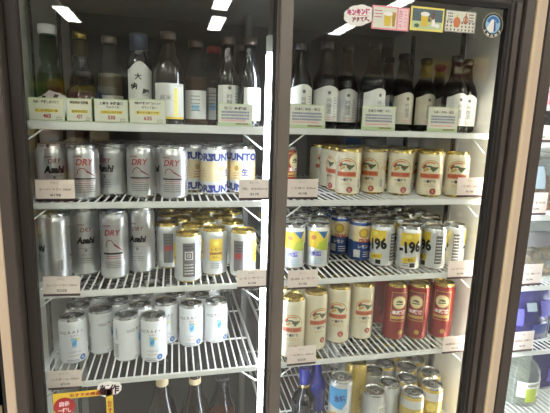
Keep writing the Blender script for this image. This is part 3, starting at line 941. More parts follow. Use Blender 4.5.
bottle('sake_bottle', 'dark slim bottle with white label above the rightmost card, left door', 'bottle', 0.122, 0.135, z1, 0.195, 0.0275, BROWNGLASS, CAPB, GL1, (0.014, 0.09), art_winelabel, 0, lab_w=0.058, rn=0.013)
bottle('sake_bottle', 'tawny bottle with bluish white label near the light bar', 'bottle', 0.166, 0.205, z1, 0.194, 0.0270, TAWNYGLASS, CAPB, GL1, (0.014, 0.088), art_small, 0, lab_w=0.060, rn=0.013, liquid=LIQUIDB)
bottle('sake_bottle', 'dark bottle with leaning white label touching the light bar side', 'bottle', 0.166, 0.108, z1, 0.193, 0.0260, DARKGLASS, CAPB, GL1, (0.014, 0.085), art_small, 20, lab_w=0.050, rn=0.0125)
# round flask and paper-wrapped cup at the left end
b = MB(); b.lathe([(0.020, 0), (0.030, 0.008), (0.037, 0.030), (0.038, 0.045), (0.033, 0.066), (0.020, 0.080), (0.013, 0.084), (0.013, 0.094)], DARKGLASS, 22)
o = tag(b.build('round_flask', None, (-0.187, 0.145, z1)), 'squat round dark green flask behind the second card', 'bottle', GL1)
b = MB(); b.lathe([(0.0145, 0.094), (0.0150, 0.0945), (0.0150, 0.104), (0.0135, 0.106)], BLACK, 14); b.build('cap', o)
bm = bmesh.new(); bmesh.ops.create_icosphere(bm, subdivisions=3, radius=1)
rq = random.Random(4)
for v in bm.verts:
    n = 1 + 0.10 * math.sin(7 * v.co.x + 3 * v.co.z) * math.cos(6 * v.co.y) + rq.uniform(-0.03, 0.03)
    v.co = Vector((v.co.x * 0.030 * n, v.co.y * 0.024 * n, 0.036 + max(-0.95, v.co.z) * 0.030 * n))
zmin = min(v.co.z for v in bm.verts)
for v in bm.verts:
    v.co.z -= zmin
wm = mat('white_wrap', (226, 226, 222), 0.45, bump=0.3, scale=90)
b = MB(); b.bm(bm, wm, True)
o = tag(b.build('wrapped_jar', None, (-0.243, 0.118, z1)), 'small jar wrapped in white paper with black marks behind the first card', 'jar')
p = Print(0.030, 0.001)
for u, v, a in ((-0.014, 0.046, 0.5), (0.002, 0.040, -0.6), (0.010, 0.050, 0.3), (-0.018, 0.036, -0.4)):
    p.poly([(u - 0.006, v - 0.003), (u + 0.002, v - 0.004 + a * 0.004), (u + 0.006, v + 0.003), (u - 0.002, v + 0.005)], BLACK)
b2 = MB()
b2.add([(x, y * 0.72, z) for x, y, z in p.mb.v], p.mb.f, BLACK); b2.build('wrap_print', o)

PLUM = mat('plum_drink', (64, 34, 36), 0.15)
GR1 = 'dark white-labelled bottles on the right bottle shelf'
CAPD = mat('dark_cap', (46, 42, 42), 0.35, 0.3)
for i, (x, y, h, lw, lm, rot, lab) in enumerate([
    (0.282, 0.110, 0.190, 0.070, LABELW, 8, 'dark bottle with arched white label beside the grey post'),
    (0.348, 0.115, 0.198, 0.078, LABELW, 0, 'dark bottle with arched white label behind first card, right door'),
    (0.418, 0.165, 0.204, 0.072, LABELW, -6, 'dark bottle with arched white label, third from grey post'),
    (0.468, 0.115, 0.205, 0.076, LABELW, 12, 'dark bottle with bright arched white label left of middle card'),
    (0.588, 0.280, 0.200, 0.070, LABELC, 0, 'dim bottle standing behind the middle card, right door'),
    (0.583, 0.185, 0.196, 0.068, LABELC, 4, 'dark bottle with ivory label just right of middle card'),
    (0.653, 0.195, 0.190, 0.066, LABELC, 0, 'bottle with ivory label and black characters before the last card'),
    (0.727, 0.245, 0.185, 0.060, LABELC, 10, 'rearmost dim bottle near the right wall, right door'),
    (0.699, 0.128, 0.190, 0.064, LABELW, 0, 'bottle with white label behind the last card, right door'),
    (0.756, 0.165, 0.190, 0.060, LABELW, -10, 'rightmost bottle with white label beside the white wall')]):
    bottle('wine_bottle', lab, 'bottle', x, y, z1, h, 0.0305, SMOKEGLASS, CAPD, GR1, (0.018, 0.088), art_winelabel, rot, arch=0.010, lab_w=lw + 0.006, lab_mat=lm, rn=0.0125, hs=0.50, )

# tall bottles at the bottom of the left side, bottle with blue neck at the bottom of the right side
GL5 = 'tall bottles under the lower left can shelf'
CORK = mat('cream_seal', (222, 204, 164), 0.5)
bottle('sake_bottle', 'tall dark bottle with cream seal, left of three at the bottom', 'bottle', -0.038, 0.20, S5L, 0.430, 0.042, BROWNGLASS, BLACK, GL5, (0.03, 0.12), art_small, 0, rn=0.0145, collar=(0.353, 0.386, CORK), caph=0.036, hs=0.56, lab_w=0.08)
bottle('sake_bottle', 'tall dark bottle with cream seal and pink tag, middle of bottom three', 'bottle', 0.048, 0.20, S5L, 0.425, 0.042, BROWNGLASS, BLACK, GL5, (0.03, 0.12), art_small, 0, rn=0.0145, collar=(0.348, 0.373, CORK), caph=0.036, hs=0.56, lab_w=0.08, lab_mat=PINK)
b = MB(); b.lathe([(0.014, 0), (0.022, 0.006), (0.024, 0.02), (0.016, 0.034), (0.006, 0.038)], PINK, 14)
tag(b.build('pink_pouch', None, (0.047, 0.112, 0.650)), 'small pink pouch hanging by the neck of the middle bottom bottle', 'pouch')
bottle('liqueur_bottle', 'clear bottle of amber drink with dark cap at the bottom', 'bottle', 0.122, 0.20, S5L, 0.372, 0.042, TAWNYGLASS, BLACK, GL5, (0.02, 0.09), art_small, 0, rn=0.016, hs=0.64, liquid=LIQUIDB, caph=0.012)
bottle('sparkling_bottle', 'dark bottle with blue neck and gold ring, bottom right compartment', 'bottle', 0.356, 0.195, S[5], 0.145, 0.034, DARKGLASS, BLUEGLASS, None, None, None, 0, rn=0.0135, hs=0.30, caph=0.052)
b = MB(); b.lathe([(0.0142, 0.086), (0.0165, 0.088), (0.0165, 0.096), (0.0142, 0.098)], GOLD, 14); b.build('gold_ring', bpy.data.objects['sparkling_bottle'])
bottle('liqueur_bottle', 'dark blue bottle behind the yellow and blue tall can', 'bottle', 0.398, 0.215, S[5], 0.165, 0.030, BLUEGLASS, GOLD, None, None, None, 0, rn=0.0135, hs=0.45)

# ------------------------------------------------------------------ price tags and cards
def price_tag(x0, x1, z0, z1, y, lines, label, group='price tags on the fridge shelves', tilt=0.0):
    w, h = x1 - x0, z1 - z0
    t = thing('price_tag', label, 'price tag', ((x0 + x1) / 2, y, z0), 0, group)
    t.rotation_euler = (0, tilt, 0)
    b = MB(); b.box(-w / 2, w / 2, 0, 0.0012, 0.002, h, PAPER); b.build('paper', t)
    b = MB(); b.box(-w / 2, w / 2, -0.0012, 0.0022, -0.0015, 0.0035, STRIP, 0.0004); b.build('clip_strip', t)
    p = Print(None, 0.0003)
    a, c, d = lines
    if a: p.text(a, -w * 0.02, h * 0.84, min(w * 0.3, 0.005 * len(a)), 0.0044, GREYINK)
    p.text(c, 0, h * 0.54, w * 0.82, 0.0056, BROWNINK, bold=0.01)
    p.text(d, 0, h * 0.26, w * 0.28, 0.0058, GREYINK, bold=0.02)
    p.mb.build('printing', t)
YT = 0.0565
price_tag(-0.272, -0.199, 1.285, 1.327, YT, ('アサヒ', 'スーパードライ 350ml', '¥198'), 'pink price tag, left end of upper left can shelf')
price_tag(0.139, 0.2085, 1.284, 1.329, YT, ('生ビール', '生 350ml', '¥178'), 'pink price tag, right end of upper left can shelf')
price_tag(0.250, 0.322, 1.285, 1.330, YT, ('キリン', '一番搾り 350ml', '¥198'), 'pink price tag, left end of upper right can shelf')
price_tag(0.685, 0.757, 1.287, 1.335, YT, ('キリン', '一番搾り 350ml', '¥198'), 'pink price tag, right end of upper right can shelf')
price_tag(-0.271, -0.199, 1.081, 1.123, YT, ('アサヒ', 'スーパードライ 500ml', '¥258'), 'pink price tag, left end of middle left can shelf', tilt=0.03)
price_tag(0.138, 0.2065, 1.076, 1.119, YT, ('レモン', 'レモンサワー', '¥158'), 'pink price tag, right end of middle left can shelf')
price_tag(0.258, 0.332, 1.067, 1.113, YT, ('キリン', '氷結 レモン', '¥148'), 'pink price tag, left end of middle right can shelf')
price_tag(0.684, 0.757, 1.072, 1.119, YT, ('', '-196 ダブルレモン', '¥148'), 'pink price tag, right end of middle right can shelf')
price_tag(-0.274, -0.206, 0.864, 0.907, YT, ('クラフト', 'ハイボール 350ml', '¥218'), 'pink price tag, left end of lower left can shelf', tilt=0.03)
price_tag(0.264, 0.338, 0.869, 0.917, YT, ('キリン', '一番搾り 500ml', '¥258'), 'pink price tag, left end of lower right can shelf')
price_tag(0.693, 0.766, 0.862, 0.908, YT, ('', '本麒麟 500ml', '¥218'), 'pink price tag, right end of lower right can shelf')

def pop_card(x0, x1, z0, z1, style, texts, label):
    w, h = x1 - x0, z1 - z0
    t = thing('price_card', label, 'card', ((x0 + x1) / 2, 0.0600, z0), 0, 'cards along the bottle shelf')
    b = MB(); b.box(-w / 2, w / 2, 0, 0.0012, 0, h, CARD); b.build('card', t)
    b = MB(); b.box(-w / 2, w / 2, 0.0012, 0.012, 0, 0.0015, CARD); b.build('foot', t)
    p = Print(None, 0.0003)
    p.frame(-w / 2, w / 2, 0, h, 0.0016, PALEGREEN)
    if style == 'yellow':
        p.text(texts[0], 0, h * 0.82, w * 0.72, 0.0062, BLACK, bold=0.03)
        if texts[1]:
            p.text(texts[1], 0.003, h * 0.66, w * 0.42, 0.0052, BLACK, bold=0.02)
        p.rect(-w * 0.32, w * 0.34, h * 0.36, h * 0.52, PALEYELLOW)
        p.text(texts[2], 0, h * 0.44, w * 0.6, 0.0052, BROWNINK, bold=0.02)
        p.text(texts[3], 0, h * 0.21, w * 0.22, 0.0082, RED, bold=0.03)
        p.lines(w * 0.25, w * 0.42, h * 0.14, 2, 0.004, 0.0014, GREYINK, rnd=3)
    else:
        p.text(texts[0], 0, h * 0.80, w * 0.66, 0.0062, BLACK, bold=0.02)
        p.lines(-w * 0.40, w * 0.40, h * 0.58, 3, 0.0065, 0.0042, mat('slate_ink', (122, 126, 158), 0.5), rnd=int(abs(x0) * 1000))
        p.lines(-w * 0.40, w * 0.30, h * 0.22, 1, 0.005, 0.003, PINK, rnd=4)
        p.rect(-w / 2 + 0.0016, w / 2 - 0.0016, 0.0016, h * 0.14, PALEGREEN, 0.0001)
        p.lines(w * 0.02, w * 0.40, h * 0.07, 1, 0.005, 0.003, BROWNINK, 0.0003, rnd=6)
    p.mb.build('printing', t)
zc = S[1] + 0.0012
pop_card(-0.275, -0.2105, zc, 1.488, 'yellow', ('純米・吟醸しぼりたて', '', 'すっきり辛口の一本', '463'), 'yellow-lined price card, first from the left, left bottle shelf')
pop_card(-0.2065, -0.1595, zc, 1.489, 'yellow', ('特別純米 生貯蔵', '', 'まろやかな甘口', '437'), 'yellow-lined price card, second from the left, narrowest')
pop_card(-0.155, -0.0905, zc, 1.490, 'yellow', ('上善水 本醸造酒', '飲みきり瓶', '食中酒におすすめ', '530'), 'yellow-lined price card, third from the left, left bottle shelf')
pop_card(-0.088, -0.016, zc, 1.493, 'yellow', ('純米大吟醸 大吟 飲みくらべ', '冷やして旨い', '華やかな香りです', '635'), 'yellow-lined price card, fourth from the left, under white-labelled sake')
pop_card(0.092, 0.166, zc, 1.491, 'blue', ('生酒 本醸造', '', '', ''), 'green-edged card with blue print, right end of left bottle shelf')
pop_card(0.247, 0.333, zc, 1.496, 'blue', ('日本酒 純米・辛口', '', '', ''), 'green-edged card with slate print beside the grey post')
pop_card(0.421, 0.505, zc, 1.499, 'blue', ('日本酒 吟醸・中口', '', '', ''), 'green-edged card with slate print, middle of right bottle shelf')
pop_card(0.589, 0.670, zc, 1.503, 'blue', ('日本酒 純米・甘口', '', '', ''), 'green-edged card with slate print, right end of bottle shelf')

# ------------------------------------------------------------------ stickers on the glass
def outline_card(name, label, cat, cx, y, cz, pts, material, t=0.0005):
    b = MB()
    n = len(pts)
    V = [(u, 0, v) for u, v in pts] + [(u, -t, v) for u, v in pts]
    F = [tuple(range(n)), tuple(reversed(range(n, 2 * n)))] + [(i, n + i, n + (i + 1) % n, (i + 1) % n) for i in range(n)]
    b.add(V, F, material)
    return tag(b.build(name, None, (cx, y, cz)), label, cat)
def fixed(F):
    return F
# speech-bubble sticker
pts = []
for i in range(72):
    a = 2 * math.pi * i / 72
    k = 1 + 0.07 * abs(math.cos(a * 4.5)) 
    pts.append((0.0320 * k * math.cos(a), 0.0195 * k * math.sin(a)))
tw = -0.12
pts = [(u, v - u * tw) for u, v in pts]
o = outline_card('bubble_sticker', 'white cloud shaped sticker with pink and dark lettering, upper right door', 'sticker', 0.3735, YGR - 0.0003, 1.6755, pts, WHITEINK)
p = Print(None, 0.0008)
p.text('キンキンに', -0.002, 0.0065, 0.050, 0.0125, MAGENTA, bold=0.07, rot=0.12)
p.text('冷えてる。', 0.004, -0.0075, 0.038, 0.0105, DARKRED, bold=0.07, rot=0.10)
p.rect(-0.020, 0.022, -0.0005, 0.0005, ORANGE)
p.mb.build('printing', o)
def flat_card(name, label, x0, x1, z0, z1, y, material, slope=0.0):
    w, h = x1 - x0, z1 - z0
    b = MB(); b.box(-w / 2, w / 2, -0.0005, 0, -h / 2, h / 2, material)
    o = tag(b.build(name, None, ((x0 + x1) / 2, y, (z0 + z1) / 2)), label, 'card')
    o.rotation_euler = (0, slope, 0)
    return o, w, h
def mug(p, u, v, s, beer, foam, e=0.0):
    p.poly([(u - 0.0060 * s, v - 0.010 * s), (u + 0.0050 * s, v - 0.010 * s), (u + 0.0062 * s, v + 0.007 * s), (u - 0.0072 * s, v + 0.007 * s)], beer, e)
    p.oval(u, v + 0.009 * s, 0.0082 * s, 0.0035 * s, foam, e + 0.0001, 10)
    p.ring(u + 0.0085 * s, v - 0.001 * s, 0.0042 * s, 0.0058 * s, 0.0016 * s, beer, e, -90, 90, 10)
o, w, h = flat_card('drink_card', 'pink framed card with a beer glass picture, beside the cloud sticker', 0.4015, 0.4860, 1.6520, 1.6985, YGR - 0.0003, PINK)
p = Print(None, 0.0008)
p.rect(-w / 2 + 0.003, w * 0.16, -h / 2 + 0.003, h / 2 - 0.003, CARD)
mug(p, -0.006, -0.003, 1.25, YELLOW, WHITEINK, 0.0001)
p.poly([(0.004, -0.016), (0.010, -0.016), (0.012, 0.012), (0.002, 0.012)], GOLDINK, 0.0001)
p.text('生\nビ\nー\nル', 0.0225, 0, None, 0.034, MAGENTA, 0.0001)
p.rect(w * 0.20, w * 0.46, -h / 2 + 0.003, h / 2 - 0.003, PALEPINK)
p.lines(-0.037, -0.020, 0.012, 3, 0.006, 0.002, MAGENTA, 0.0001, rnd=3)
p.lines(w * 0.38, w * 0.44, 0.014, 5, 0.007, 0.003, PINK, 0.0002, rnd=4)
p.mb.build('printing', o)
o, w, h = flat_card('drink_card', 'yellow-green framed card with a yellow beer mug on dark ground', 0.4890, 0.5680, 1.6560, 1.7040, YGR - 0.0003, PALEYELLOW)
p = Print(None, 0.0008)
p.rect(-w / 2 + 0.004, w / 2 - 0.004, -h / 2 + 0.004, h / 2 - 0.004, PALEGREEN)
p.rect(-w / 2 + 0.004, w / 2 - 0.004, -h * 0.10, h / 2 - 0.004, mat('dusk_ink', (86, 104, 110), 0.5), 0.0001)
mug(p, -0.006, -0.002, 1.3, YELLOW, WHITEINK, 0.0002)
p.poly([(0.010, -0.014), (0.020, -0.014), (0.017, 0.002), (0.012, 0.002)], WHITEINK, 0.0002)
p.rect(0.012, 0.016, 0.000, 0.016, BROWNINK, 0.0003)
p.oval(-0.024, -0.014, 0.006, 0.004, GREEN, 0.0002, 8); p.oval(0.024, -0.012, 0.006, 0.004, WHITEINK, 0.0002, 8)
p.mb.build('printing', o)
o, w, h = flat_card('drink_card', 'white card with an orange drink picture and dotted lower half', 0.5710, 0.6460, 1.6590, 1.7035, YGR - 0.0003, CARD)
p = Print(None, 0.0008)
p.frame(-w / 2, w / 2, -h / 2, h / 2, 0.0015, GREYINK)
for i in range(8):
    for j in range(3):
        p.oval(-w * 0.42 + i * w * 0.12, -h * 0.38 + j * 0.007, 0.0020, 0.0020, BROWNINK, 0, 6)
p.rect(-w * 0.48, w * 0.48, -h * 0.02, h * 0.0, GREYINK)
p.oval(-0.009, -0.002, 0.0085, 0.011, ORANGE, 0.0002, 12)
p.rect(-0.0105, -0.0075, 0.008, 0.014, YELLOW, 0.0003)
p.poly([(0.008, -0.004), (0.016, -0.004), (0.013, 0.018), (0.011, 0.018)], ORANGE, 0.0002)
p.ring(0.012, 0.004, 0.006, 0.008, 0.0015, BROWNINK, 0.0003)
p.lines(-0.032, -0.020, 0.014, 3, 0.006, 0.0025, GREYINK, 0.0001, rnd=5)
p.lines(0.020, 0.031, 0.014, 3, 0.006, 0.0025, BROWNINK, 0.0001, rnd=6)
p.mb.build('printing', o)
# round emblem sticker
pts = [(0.0262 * math.cos(2 * math.pi * i / 40), 0.0262 * math.sin(2 * math.pi * i / 40)) for i in range(40)]
o = outline_card('round_sticker', 'round black rimmed sticker with blue and white peak, top right corner', 'sticker', 0.6895, YGR - 0.0003, 1.6800, pts, BLACK)
p = Print(None, 0.0008)
p.ring(0, 0, 0.0258, 0.0258, 0.0008, CREAMINK)
p.oval(0, 0.002, 0.0185, 0.0190, LIGHTBLUE, 0.0001, 18)
p.ring(0, 0.002, 0.0165, 0.0170, 0.0075, BLUE, 0.0002, 15, 165, 18)
p.poly([(-0.015, -0.008), (-0.004, 0.012), (0.001, 0.012), (0.004, -0.012), (-0.006, -0.016)], WHITEINK, 0.0003)
p.poly([(0.002, 0.010), (0.006, 0.006), (0.008, -0.012), (0.003, -0.013)], NAVY, 0.0004)
for i, ch in enumerate('SNOWY'):
    a = math.radians(-90 + (i - 2) * 28)
    p.text(ch, 0.0222 * math.cos(a), 0.0222 * math.sin(a), None, 0.0058, WHITEINK, 0.0002, bold=0.04, rot=a + math.pi / 2)
p.mb.build('printing', o)
# NEW sticker and yellow recommendation frame, lower left door
pts = [(-0.025, 0.004), (-0.022, 0.013), (-0.012, 0.016), (0.0, 0.019), (0.006, 0.015), (0.020, 0.013), (0.025, 0.004), (0.024, -0.006), (0.016, -0.014), (0.004, -0.015), (-0.010, -0.019), (-0.021, -0.013)]
pts.reverse()
o = outline_card('new_sticker', 'white cut-out sticker with two dark red characters, lower left door', 'sticker', -0.1420, YGL - 0.0003, 0.8775, [(u, v) for u, v in reversed(pts)], WHITEINK)
p = Print(None, 0.0010)
p.text('新作', 0.0, -0.001, 0.040, 0.0235, mat('maroon_black_ink', (62, 18, 28), 0.5), 0.0001, bold=0.035, rot=-0.05)
p.mb.build('printing', o)
t = thing('recommendation_frame', 'yellow paper frame with red roundel, bottom left of left door', 'poster', (-0.1955, YGL - 0.0003, 0.7940))
b = MB()
W2, H2, TH = 0.0600, 0.0840, 0.0145
b.box(-W2, W2, -0.0005, 0, H2 - TH, H2, YELLOW); b.box(-W2, W2, -0.0005, 0, -H2, -H2 + TH, YELLOW)
b.box(-W2, -W2 + TH, -0.0005, 0, -H2 + TH, H2 - TH, YELLOW); b.box(W2 - TH, W2, -0.0005, 0, -H2 + TH, H2 - TH, YELLOW)
b.build('paper_border', t)
p = Print(None, 0.0010)
p.text('おすすめ商品', 0.004, H2 - TH / 2, 0.062, 0.0085, RED, bold=0.03)
p.mb.build('printing', t); p = Print(None, 0.0010)
p.text('お\nす\nす\nめ\n商\n品', W2 - TH / 2, 0.004, 0.0085, 0.105, RED, bold=0.03)
p.mb.build('printing', t); p = Print(None, 0.0010)
p.text('今\n月\nの\n一\n本', -W2 + TH / 2, -0.028, 0.0085, 0.070, RED, bold=0.03)
p.mb.build('printing', t)
b = MB()
b.lathe([(0.0215, 0), (0.0215, 0.0006)], RED, 26)
rd = MB(); rd.add([(x, -z - 0.0006, y) for x, y, z in b.v], b.f, RED)
o = rd.build('roundel', t, (-0.038, 0, 0.052))
p = Print(None, 0.0014)
p.text('店長', 0, 0.007, 0.022, 0.012, PALEPINK, bold=0.06); p.text('一押し', 0, -0.008, 0.026, 0.011, PALEPINK, bold=0.06)
p.mb.build('printing', o)
t.rotation_euler = (0, 0.0, 0)

# ================================================================== NEIGHBOURING FRIDGE ON THE RIGHT
f2 = thing('frozen_food_fridge', 'bronze framed neighbouring fridge with bagged goods at the right edge', 'fridge', (0.82, 0, 0))
b = MB(); b.box(0.0, 0.032, -0.012, 0.035, 0.30, 1.739, FRAME, 0.002); b.build('jamb', f2)
b = MB(); b.box(0.0, 0.80, -0.012, 0.035, 1.739, 1.86, FRAME, 0.003); b.build('header', f2)
b = MB(); b.box(0.0, 0.80, -0.012, 0.10, 0.005, 0.30, FRAME, 0.003); b.build('base_panel', f2)
b = MB(); b.box(0.032, 0.036, -0.006, 0.012, 0.30, 1.739, GASKET); b.build('gasket', f2)
b = MB(); b.box(0.036, 0.75, 0.002, 0.006, 0.30, 1.739, GLASS); b.build('glass_pane', f2)
b = MB(); b.box(0.768, 0.80, -0.012, 0.035, 0.30, 1.739, FRAME, 0.002); b.build('jamb', f2)
b = MB(); b.box(0.016, 0.030, 0.05, 0.66, 0.20, 1.775, LINER); b.build('side_liner', f2)
b = MB(); b.box(0.782, 0.80, 0.05, 0.66, 0.20, 1.775, LINER); b.build('side_liner', f2)
b = MB(); b.box(0.004, 0.80, 0.66, 0.69, 0.20, 1.775, LINER); b.build('back_liner', f2)
b = MB(); b.box(0.004, 0.80, 0.05, 0.69, 1.775, 1.82, LINER_TOP); b.build('top_liner', f2)
b = MB(); b.box(0.004, 0.80, 0.05, 0.69, 0.15, 0.20, LINER); b.build('floor_liner', f2)
for xa in (0.038, 0.744):
    b = MB(); b.box(xa, xa + 0.014, 0.036, 0.050, 0.36, 1.70, LED, 0.003); q = b.build('led_bar', f2); q['label'] = 'added white light bar, out of view'  # both bars are unseen, added to brighten the bagged goods
NS = {1: 1.425, 2: 1.232, 3: 1.034, 4: 0.838, 5: 0.630}
for k, z in NS.items():
    wire_shelf(0.858, 1.585, z, 'white wire shelf, %s from the top, in the neighbouring right fridge' % ['', 'first', 'second', 'third', 'fourth', 'lowest'][k])
for (x0, x1, za, zb, l, nm) in [(0.882, 0.945, 1.429, 1.469, ('冷凍', 'ミックスナッツ', '¥298'), 'top'), (0.893, 0.959, 1.238, 1.296, ('冷凍', 'おつまみ豆', '¥248'), 'second'),
                                (0.899, 0.976, 1.042, 1.100, ('冷凍', 'からあげ', '¥398'), 'third'), (0.910, 0.980, 0.846, 0.904, ('冷凍', '板氷', '¥198'), 'fourth')]:
    price_tag(x0, x1, za, zb, YT, l, 'pink price tag on the %s shelf of the neighbouring right fridge' % nm, 'price tags in the neighbouring fridge')

def bag(name, label, cat, x, y, z, w, d, h, material, seed, group, window=None, wmat=None, crimp=True):
    """plump sealed bag: pillow body with crinkles and a crimped top seam"""
    q = random.Random(seed)
    nu, nv = 14, 12
    ph = [q.uniform(0, 6.28) for _ in range(6)]
    V = []; F = []
    for side in (-1, 1):
        for j in range(nv + 1):
            v = j / nv
            for i in range(nu + 1):
                u = i / nu * 2 - 1
                t = max(0.0, (1 - abs(u) ** 3.0)) * max(0.0, math.sin(math.pi * min(1, v * 0.93 + 0.035)) ** 0.6)
                wr = 0.10 * math.sin(9 * u + 5 * v + ph[0]) * math.sin(7 * v + ph[1] + 3 * u) + 0.06 * math.sin(17 * v + 11 * u + ph[2])
                V.append((u * w / 2 * (1 - 0.05 * math.sin(math.pi * v)), side * d / 2 * t * (1 + wr), v * h + 0.004 * math.sin(4 * u + ph[3]) * v))
    W = nu + 1
    o = W * (nv + 1)
    for j in range(nv):
        for i in range(nu):
            a = j * W + i
            F.append((a, a + 1, a + 1 + W, a + W)); F.append((o + a, o + a + W, o + a + 1 + W, o + a + 1))
    b = MB(); b.add(V, F, material, True)
    ob = tag(b.build(name, None, (x, y, z)), label, cat, group)
    if crimp:
        b = MB()
        n = 16
        Vs = []
        for i in range(n + 1):
            u = -w / 2 + w * i / n
            Vs += [(u, 0.002 * (-1) ** i, h - 0.002), (u, 0.002 * (-1) ** i, h + 0.014)]
        b.add(Vs, [(2 * i, 2 * i + 2, 2 * i + 3, 2 * i + 1) for i in range(n)] + [(2 * i + 1, 2 * i + 3, 2 * i + 2, 2 * i) for i in range(0)], material)
        b.build('top_seam', ob)
    if window:
        v0, v1, mm = window
        # contents heaped inside the clear bag
        c = MB()
        for k in range(64):
            rx, rz = q.uniform(-0.38, 0.38) * w, v0 * h + q.uniform(0.0, 1.0) * (v1 - v0) * h
            bm2 = bmesh.new(); bmesh.ops.create_icosphere(bm2, subdivisions=1, radius=q.uniform(0.009, 0.015))
            bmesh.ops.translate(bm2, vec=(rx, q.uniform(-0.34, 0.2) * d * (1 - abs(rx) / w * 1.5), rz + 0.008), verts=bm2.verts)
            c.bm(bm2, mm, True)
        cc = c.build('contents', ob); cc['kind'] = 'stuff'
    if wmat:
        for k, (a0, a1, b0, b1, mm) in enumerate(wmat):
            p = MB()
            n = 6
            Vs = []
            for j in range(n + 1):
                for i in range(n + 1):
                    u = a0 + (a1 - a0) * i / n; v = b0 + (b1 - b0) * j / n
                    t = max(0.0, (1 - abs(u) ** 3.0)) * max(0.0, math.sin(math.pi * min(1, v * 0.93 + 0.035)) ** 0.6)
                    Vs.append((u * w / 2 * (1 - 0.05 * math.sin(math.pi * v)), -d / 2 * t * 1.14 - 0.0015, v * h))
            p.add(Vs, [(j * (n + 1) + i, j * (n + 1) + i + 1, (j + 1) * (n + 1) + i + 1, (j + 1) * (n + 1) + i) for j in range(n) for i in range(n)], mm, True)
            p.build('printed_panel', ob)
    return ob
PALEGREY = mat('pale_grey_ink', (150, 164, 172), 0.5)
CLEARBAG = glass('clear_film', (226, 230, 232), 1.4, 0.12, 0.30, (168, 170, 166))
MILKY = glass('milky_jug', (222, 226, 220), 1.35, 0.02, 0.12, (196, 200, 190))
NUT = mat('brown_snack', (168, 112, 68), 0.5, 0, 0.25, 80)
TAN = mat('tan_snack', (190, 158, 112), 0.5, 0, 0.2, 80)
ICEBLUE = mat('blue_bag_film', (58, 56, 112), 0.22, 0.2, 0.45, 38, bump=0.6, coat=0.5)
GB = 'bagged goods in the neighbouring fridge'
bag('snack_bag', 'white bag with pink and dark print, top shelf of right fridge', 'bag', 1.000, 0.16, NS[1], 0.14, 0.06, 0.20, WHITEBODY, 1, GB, wmat=[(-0.8, 0.7, 0.1, 0.42, BLACK), (-0.8, 0.6, 0.5, 0.68, PINK), (-0.5, 0.7, 0.74, 0.88, BROWNINK)])
bag('snack_bag', 'second white bag further right, top shelf of right fridge', 'bag', 1.16, 0.17, NS[1], 0.13, 0.06, 0.19, WHITEBODY, 2, GB, wmat=[(-0.8, 0.7, 0.2, 0.6, RED)])
bag('nut_bag', 'clear bag of brown snacks, second shelf of right fridge', 'bag', 0.995, 0.14, NS[2], 0.17, 0.07, 0.150, CLEARBAG, 3, GB, window=(0.02, 0.55, NUT), wmat=[(-0.7, -0.1, 0.45, 0.85, PALEGREY), (0.2, 0.6, 0.55, 0.85, WHITEINK)])
bag('nut_bag', 'clear bag of brown snacks behind, second shelf of right fridge', 'bag', 1.19, 0.15, NS[2], 0.17, 0.07, 0.145, CLEARBAG, 4, GB, window=(0.02, 0.55, NUT), wmat=[(-0.6, 0.7, 0.5, 0.8, PALEGREY)])
bag('frozen_chicken_bag', 'clear bag of tan fried pieces, third shelf of right fridge', 'bag', 1.010, 0.14, NS[3], 0.19, 0.08, 0.165, CLEARBAG, 5, GB, window=(0.02, 0.6, TAN), wmat=[(-0.7, 0.6, 0.62, 0.86, GREYINK)])
bag('frozen_chicken_bag', 'clear bag of tan pieces further right, third shelf of right fridge', 'bag', 1.22, 0.15, NS[3], 0.18, 0.08, 0.16, CLEARBAG, 6, GB, window=(0.02, 0.6, TAN))
bag('ice_bag', 'dark blue bag with white shapes, fourth shelf of right fridge', 'bag', 1.010, 0.13, NS[4], 0.19, 0.08, 0.165, ICEBLUE, 7, GB, wmat=[(-0.35, 0.0, 0.66, 0.80, PALEGREY), (0.15, 0.7, 0.55, 0.82, VIOLET), (-0.8, -0.45, 0.4, 0.7, VIOLET), (-0.1, 0.5, 0.2, 0.42, NAVY)])
bag('ice_bag', 'dark blue bag with white shapes further right, fourth shelf', 'bag', 1.215, 0.15, NS[4], 0.18, 0.08, 0.17, ICEBLUE, 8, GB, wmat=[(-0.5, 0.3, 0.4, 0.65, WHITEINK)])
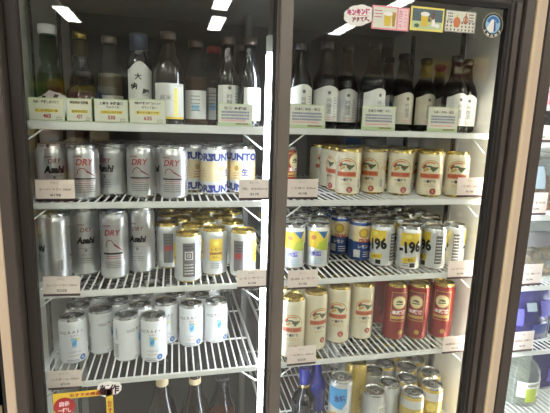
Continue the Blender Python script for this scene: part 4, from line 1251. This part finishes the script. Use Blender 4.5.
o = bottle('water_jug', 'large clear bottle with green label and green cap, right fridge', 'bottle', 1.040, 0.15, NS[5], 0.185, 0.058, MILKY, LIME, None, (0.035, 0.085), None, 10, lab_w=0.11, lab_mat=LABELW, rn=0.020, hs=0.55, caph=0.02, liquid=None)
p = Print(0.058, 0.0008); p.rect(-0.030, 0.006, 0.020, 0.064, LIME); p.text('GREEN TEA', 0.01, 0.075, 0.075, 0.009, BLACK, bold=0.02); p.rect(0.012, 0.036, 0.045, 0.062, PALEGREEN); p.mb.build('label_print', o)
bag('ice_bag', 'dark violet bag beside the large clear bottle, bottom shelf', 'bag', 1.190, 0.18, NS[5], 0.16, 0.08, 0.15, ICEBLUE, 9, GB, wmat=[(-0.6, 0.3, 0.3, 0.6, VIOLET)])

# ================================================================== NEIGHBOURING RACK ON THE LEFT
DARKWOOD = mat('dark_board', (46, 38, 34), 0.6, 0, 0.15, 12)
rk2 = thing('bottle_rack', 'dark open bottle rack at the left edge', 'rack', (-0.578, 0.0, 0))
b = MB(); b.box(-0.222, 0.222, 0.55, 0.57, 0, 1.86, DARKWOOD); b.build('back_panel', rk2)
b = MB(); b.box(-0.236, -0.222, 0.0, 0.57, 0, 1.86, DARKWOOD); b.build('side_panel', rk2)
b = MB(); b.box(0.2125, 0.224, 0.06, 0.57, 0, 1.86, DARKWOOD); b.build('side_panel', rk2)
for z in (0.20, 0.70, 1.02, 1.34, 1.66):
    b = MB(); b.box(-0.222, 0.212, 0.02, 0.55, z - 0.018, z, DARKWOOD); b.build('shelf', rk2)
bottle('sparkling_bottle', 'black bottle with cream paper band at bottom left edge', 'bottle', -0.412, 0.085, 0.70, 0.27, 0.043, DARKGLASS, BLACK, None, None, None, 0, rn=0.015, hs=0.55, caph=0.03, band=(0.113, 0.133, CREAMINK), lab_w=0.1)
carton(-0.425, 0.10, 1.02, 0.09, 0.09, 0.13, mat('orange_brown_card', (190, 120, 70), 0.6), CREAMINK, 'orange brown carton at the left edge above the black bottle', 'cartons in the left rack')
